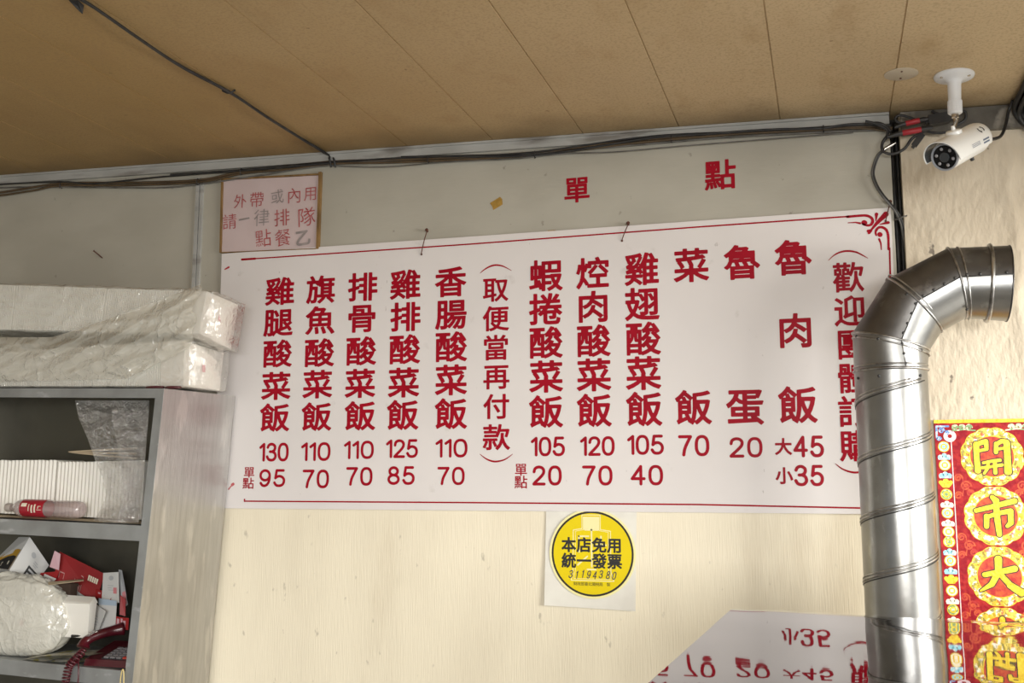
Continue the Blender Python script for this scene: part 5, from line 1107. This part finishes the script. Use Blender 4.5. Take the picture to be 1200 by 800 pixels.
# telephone
pz = S2; A0 = W(97, 770, 3.05); A1 = W(146, 775, 3.05); zt0 = shelf_z((A0.x + A1.x) / 2, S2) + .001
tp = thing('desk_telephone', 'dark red push-button desk telephone at the right of the lower shelf', 'telephone', V(((A0.x + A1.x) / 2, 3.12, zt0)))
x0_, x1_ = A0.x, A1.x + .004; yf, yk = 3.055, 3.21; hf, hk = .022, .062
mb = MB(); mb.hexa([(x0_, yf, zt0), (x1_, yf, zt0), (x1_, yk, zt0), (x0_, yk, zt0), (x0_ + .004, yf + .004, zt0 + hf), (x1_ - .002, yf + .004, zt0 + hf), (x1_ - .002, yk, zt0 + hk), (x0_ + .004, yk, zt0 + hk)]); mb.build('base', 'darkred', tp)
up_t = V((0, yk - yf - .004, hk - hf)).normalized(); tf = frame(V((x0_, yf + .004, zt0 + hf)), V((1, 0, 0)).cross(up_t), (1, 0, 0)); wph = x1_ - x0_
mb = MB(); mb.box((wph * .36, .008, .0002), (wph * .99, .10, .0018), tf); mb.build('keypad_plate', 'lens_in', tp)
for r in range(5):
    for c_ in range(4):
        x = wph * (.40 + .145 * c_); y = .012 + .0175 * r
        mb = MB(); mb.hexa([tf @ V(q) for q in ((x, y, .0015), (x + wph * .11, y, .0015), (x + wph * .11, y + .0125, .0015), (x, y + .0125, .0015), (x + .001, y + .001, .0065), (x + wph * .11 - .001, y + .001, .0065), (x + wph * .11 - .001, y + .0115, .0065), (x + .001, y + .0115, .0065))]); mb.build('key', 'key_red' if (r, c_) == (0, 3) else 'key', tp)
hs = [W(x, y, d) for x, y, d in [(97, 759, 3.06), (100, 752, 3.07), (107, 747, 3.085), (120, 742, 3.11), (133, 738.5, 3.14), (146, 736, 3.165)]]
hs = spline(hs, 5); k = len(hs)
hd = MB().tube(hs, [(.016 + .009 * abs(2 * i / (k - 1) - 1) ** 3) * (.72 if i in (0, k - 1) else 1) for i in range(k)], 16).build('handset', 'darkred', tp, smooth=True, auto=60)
ctr = spline([W(x, y, d) for x, y, d in [(97, 763, 3.04), (92, 768, 3.02), (87, 773, 3.008), (81, 780, 3.008), (78, 792, 3.008), (75, 808, 3.008)]], 5)
hel = []; cum = [0]
for i in range(1, len(ctr)): cum.append(cum[-1] + (ctr[i] - ctr[i - 1]).length)
turns = int(cum[-1] / .0105); nst = turns * 12
for t in range(nst + 1):
    d_ = cum[-1] * t / nst; i = max(j for j in range(len(cum) - 1) if cum[j] <= d_ + 1e-9); f_ = (d_ - cum[i]) / (cum[i + 1] - cum[i]); dd = (ctr[i + 1] - ctr[i]).normalized()
    p = ctr[i] * (1 - f_) + ctr[i + 1] * f_; u1 = dd.cross(V((0, 1, 0))).normalized(); u2 = dd.cross(u1); a_ = 2 * math.pi * t / 12
    hel.append(p + u1 * (.0125 * math.cos(a_)) + u2 * (.010 * math.sin(a_)))
MB().tube(hel, .0034, 7).build('coil_cord', 'darkred', tp, smooth=True)
MB().tube(spline([hs[0], W(96, 762, 3.05), W(92, 772, 3.028), W(92, 790, 3.018), W(90, 812, 3.018)], 6), .0025, 7).build('line_cord', 'darkred', tp, smooth=True)
mb = MB(); q = spline([W(98, 750, 3.075), W(104, 744, 3.07), W(110, 740, 3.07), W(115, 740, 3.08)], 5); mb.tube(q, [.003, .004, .0045, .0045, .005, .005, .006, .006, .006, .0055, .005, .005, .004, .004, .003, .003][:len(q)], 8); tag(mb.build('clear_tube', 'film_clear', loc=q[0], smooth=True), 'short clear plastic tube lying on top of the telephone handset', 'tube')
mb = MB(); a, b_ = W(84, 745, 3.09), W(108, 744, 3.10); mb.tube([a, b_], .0052, 8); mb.tube([b_, b_ + V((.02, .01, -.012))], .0045, 8); tag(mb.build('black_pen', 'black', loc=a, smooth=True, auto=50), 'thick black pen lying between the white box and the telephone', 'pen')
q = spline([W(x, y, 3.022) for x, y in [(142, 812), (141, 800), (142, 790), (144, 784), (145, 790), (145, 803), (146, 815)]], 6)
tag(MB().tube(q, .0022, 7).build('cream_cable', 'yellow_cable', smooth=True, loc=q[0]), 'looped cream cable hanging over the lower shelf front at the cabinet side', 'cable')
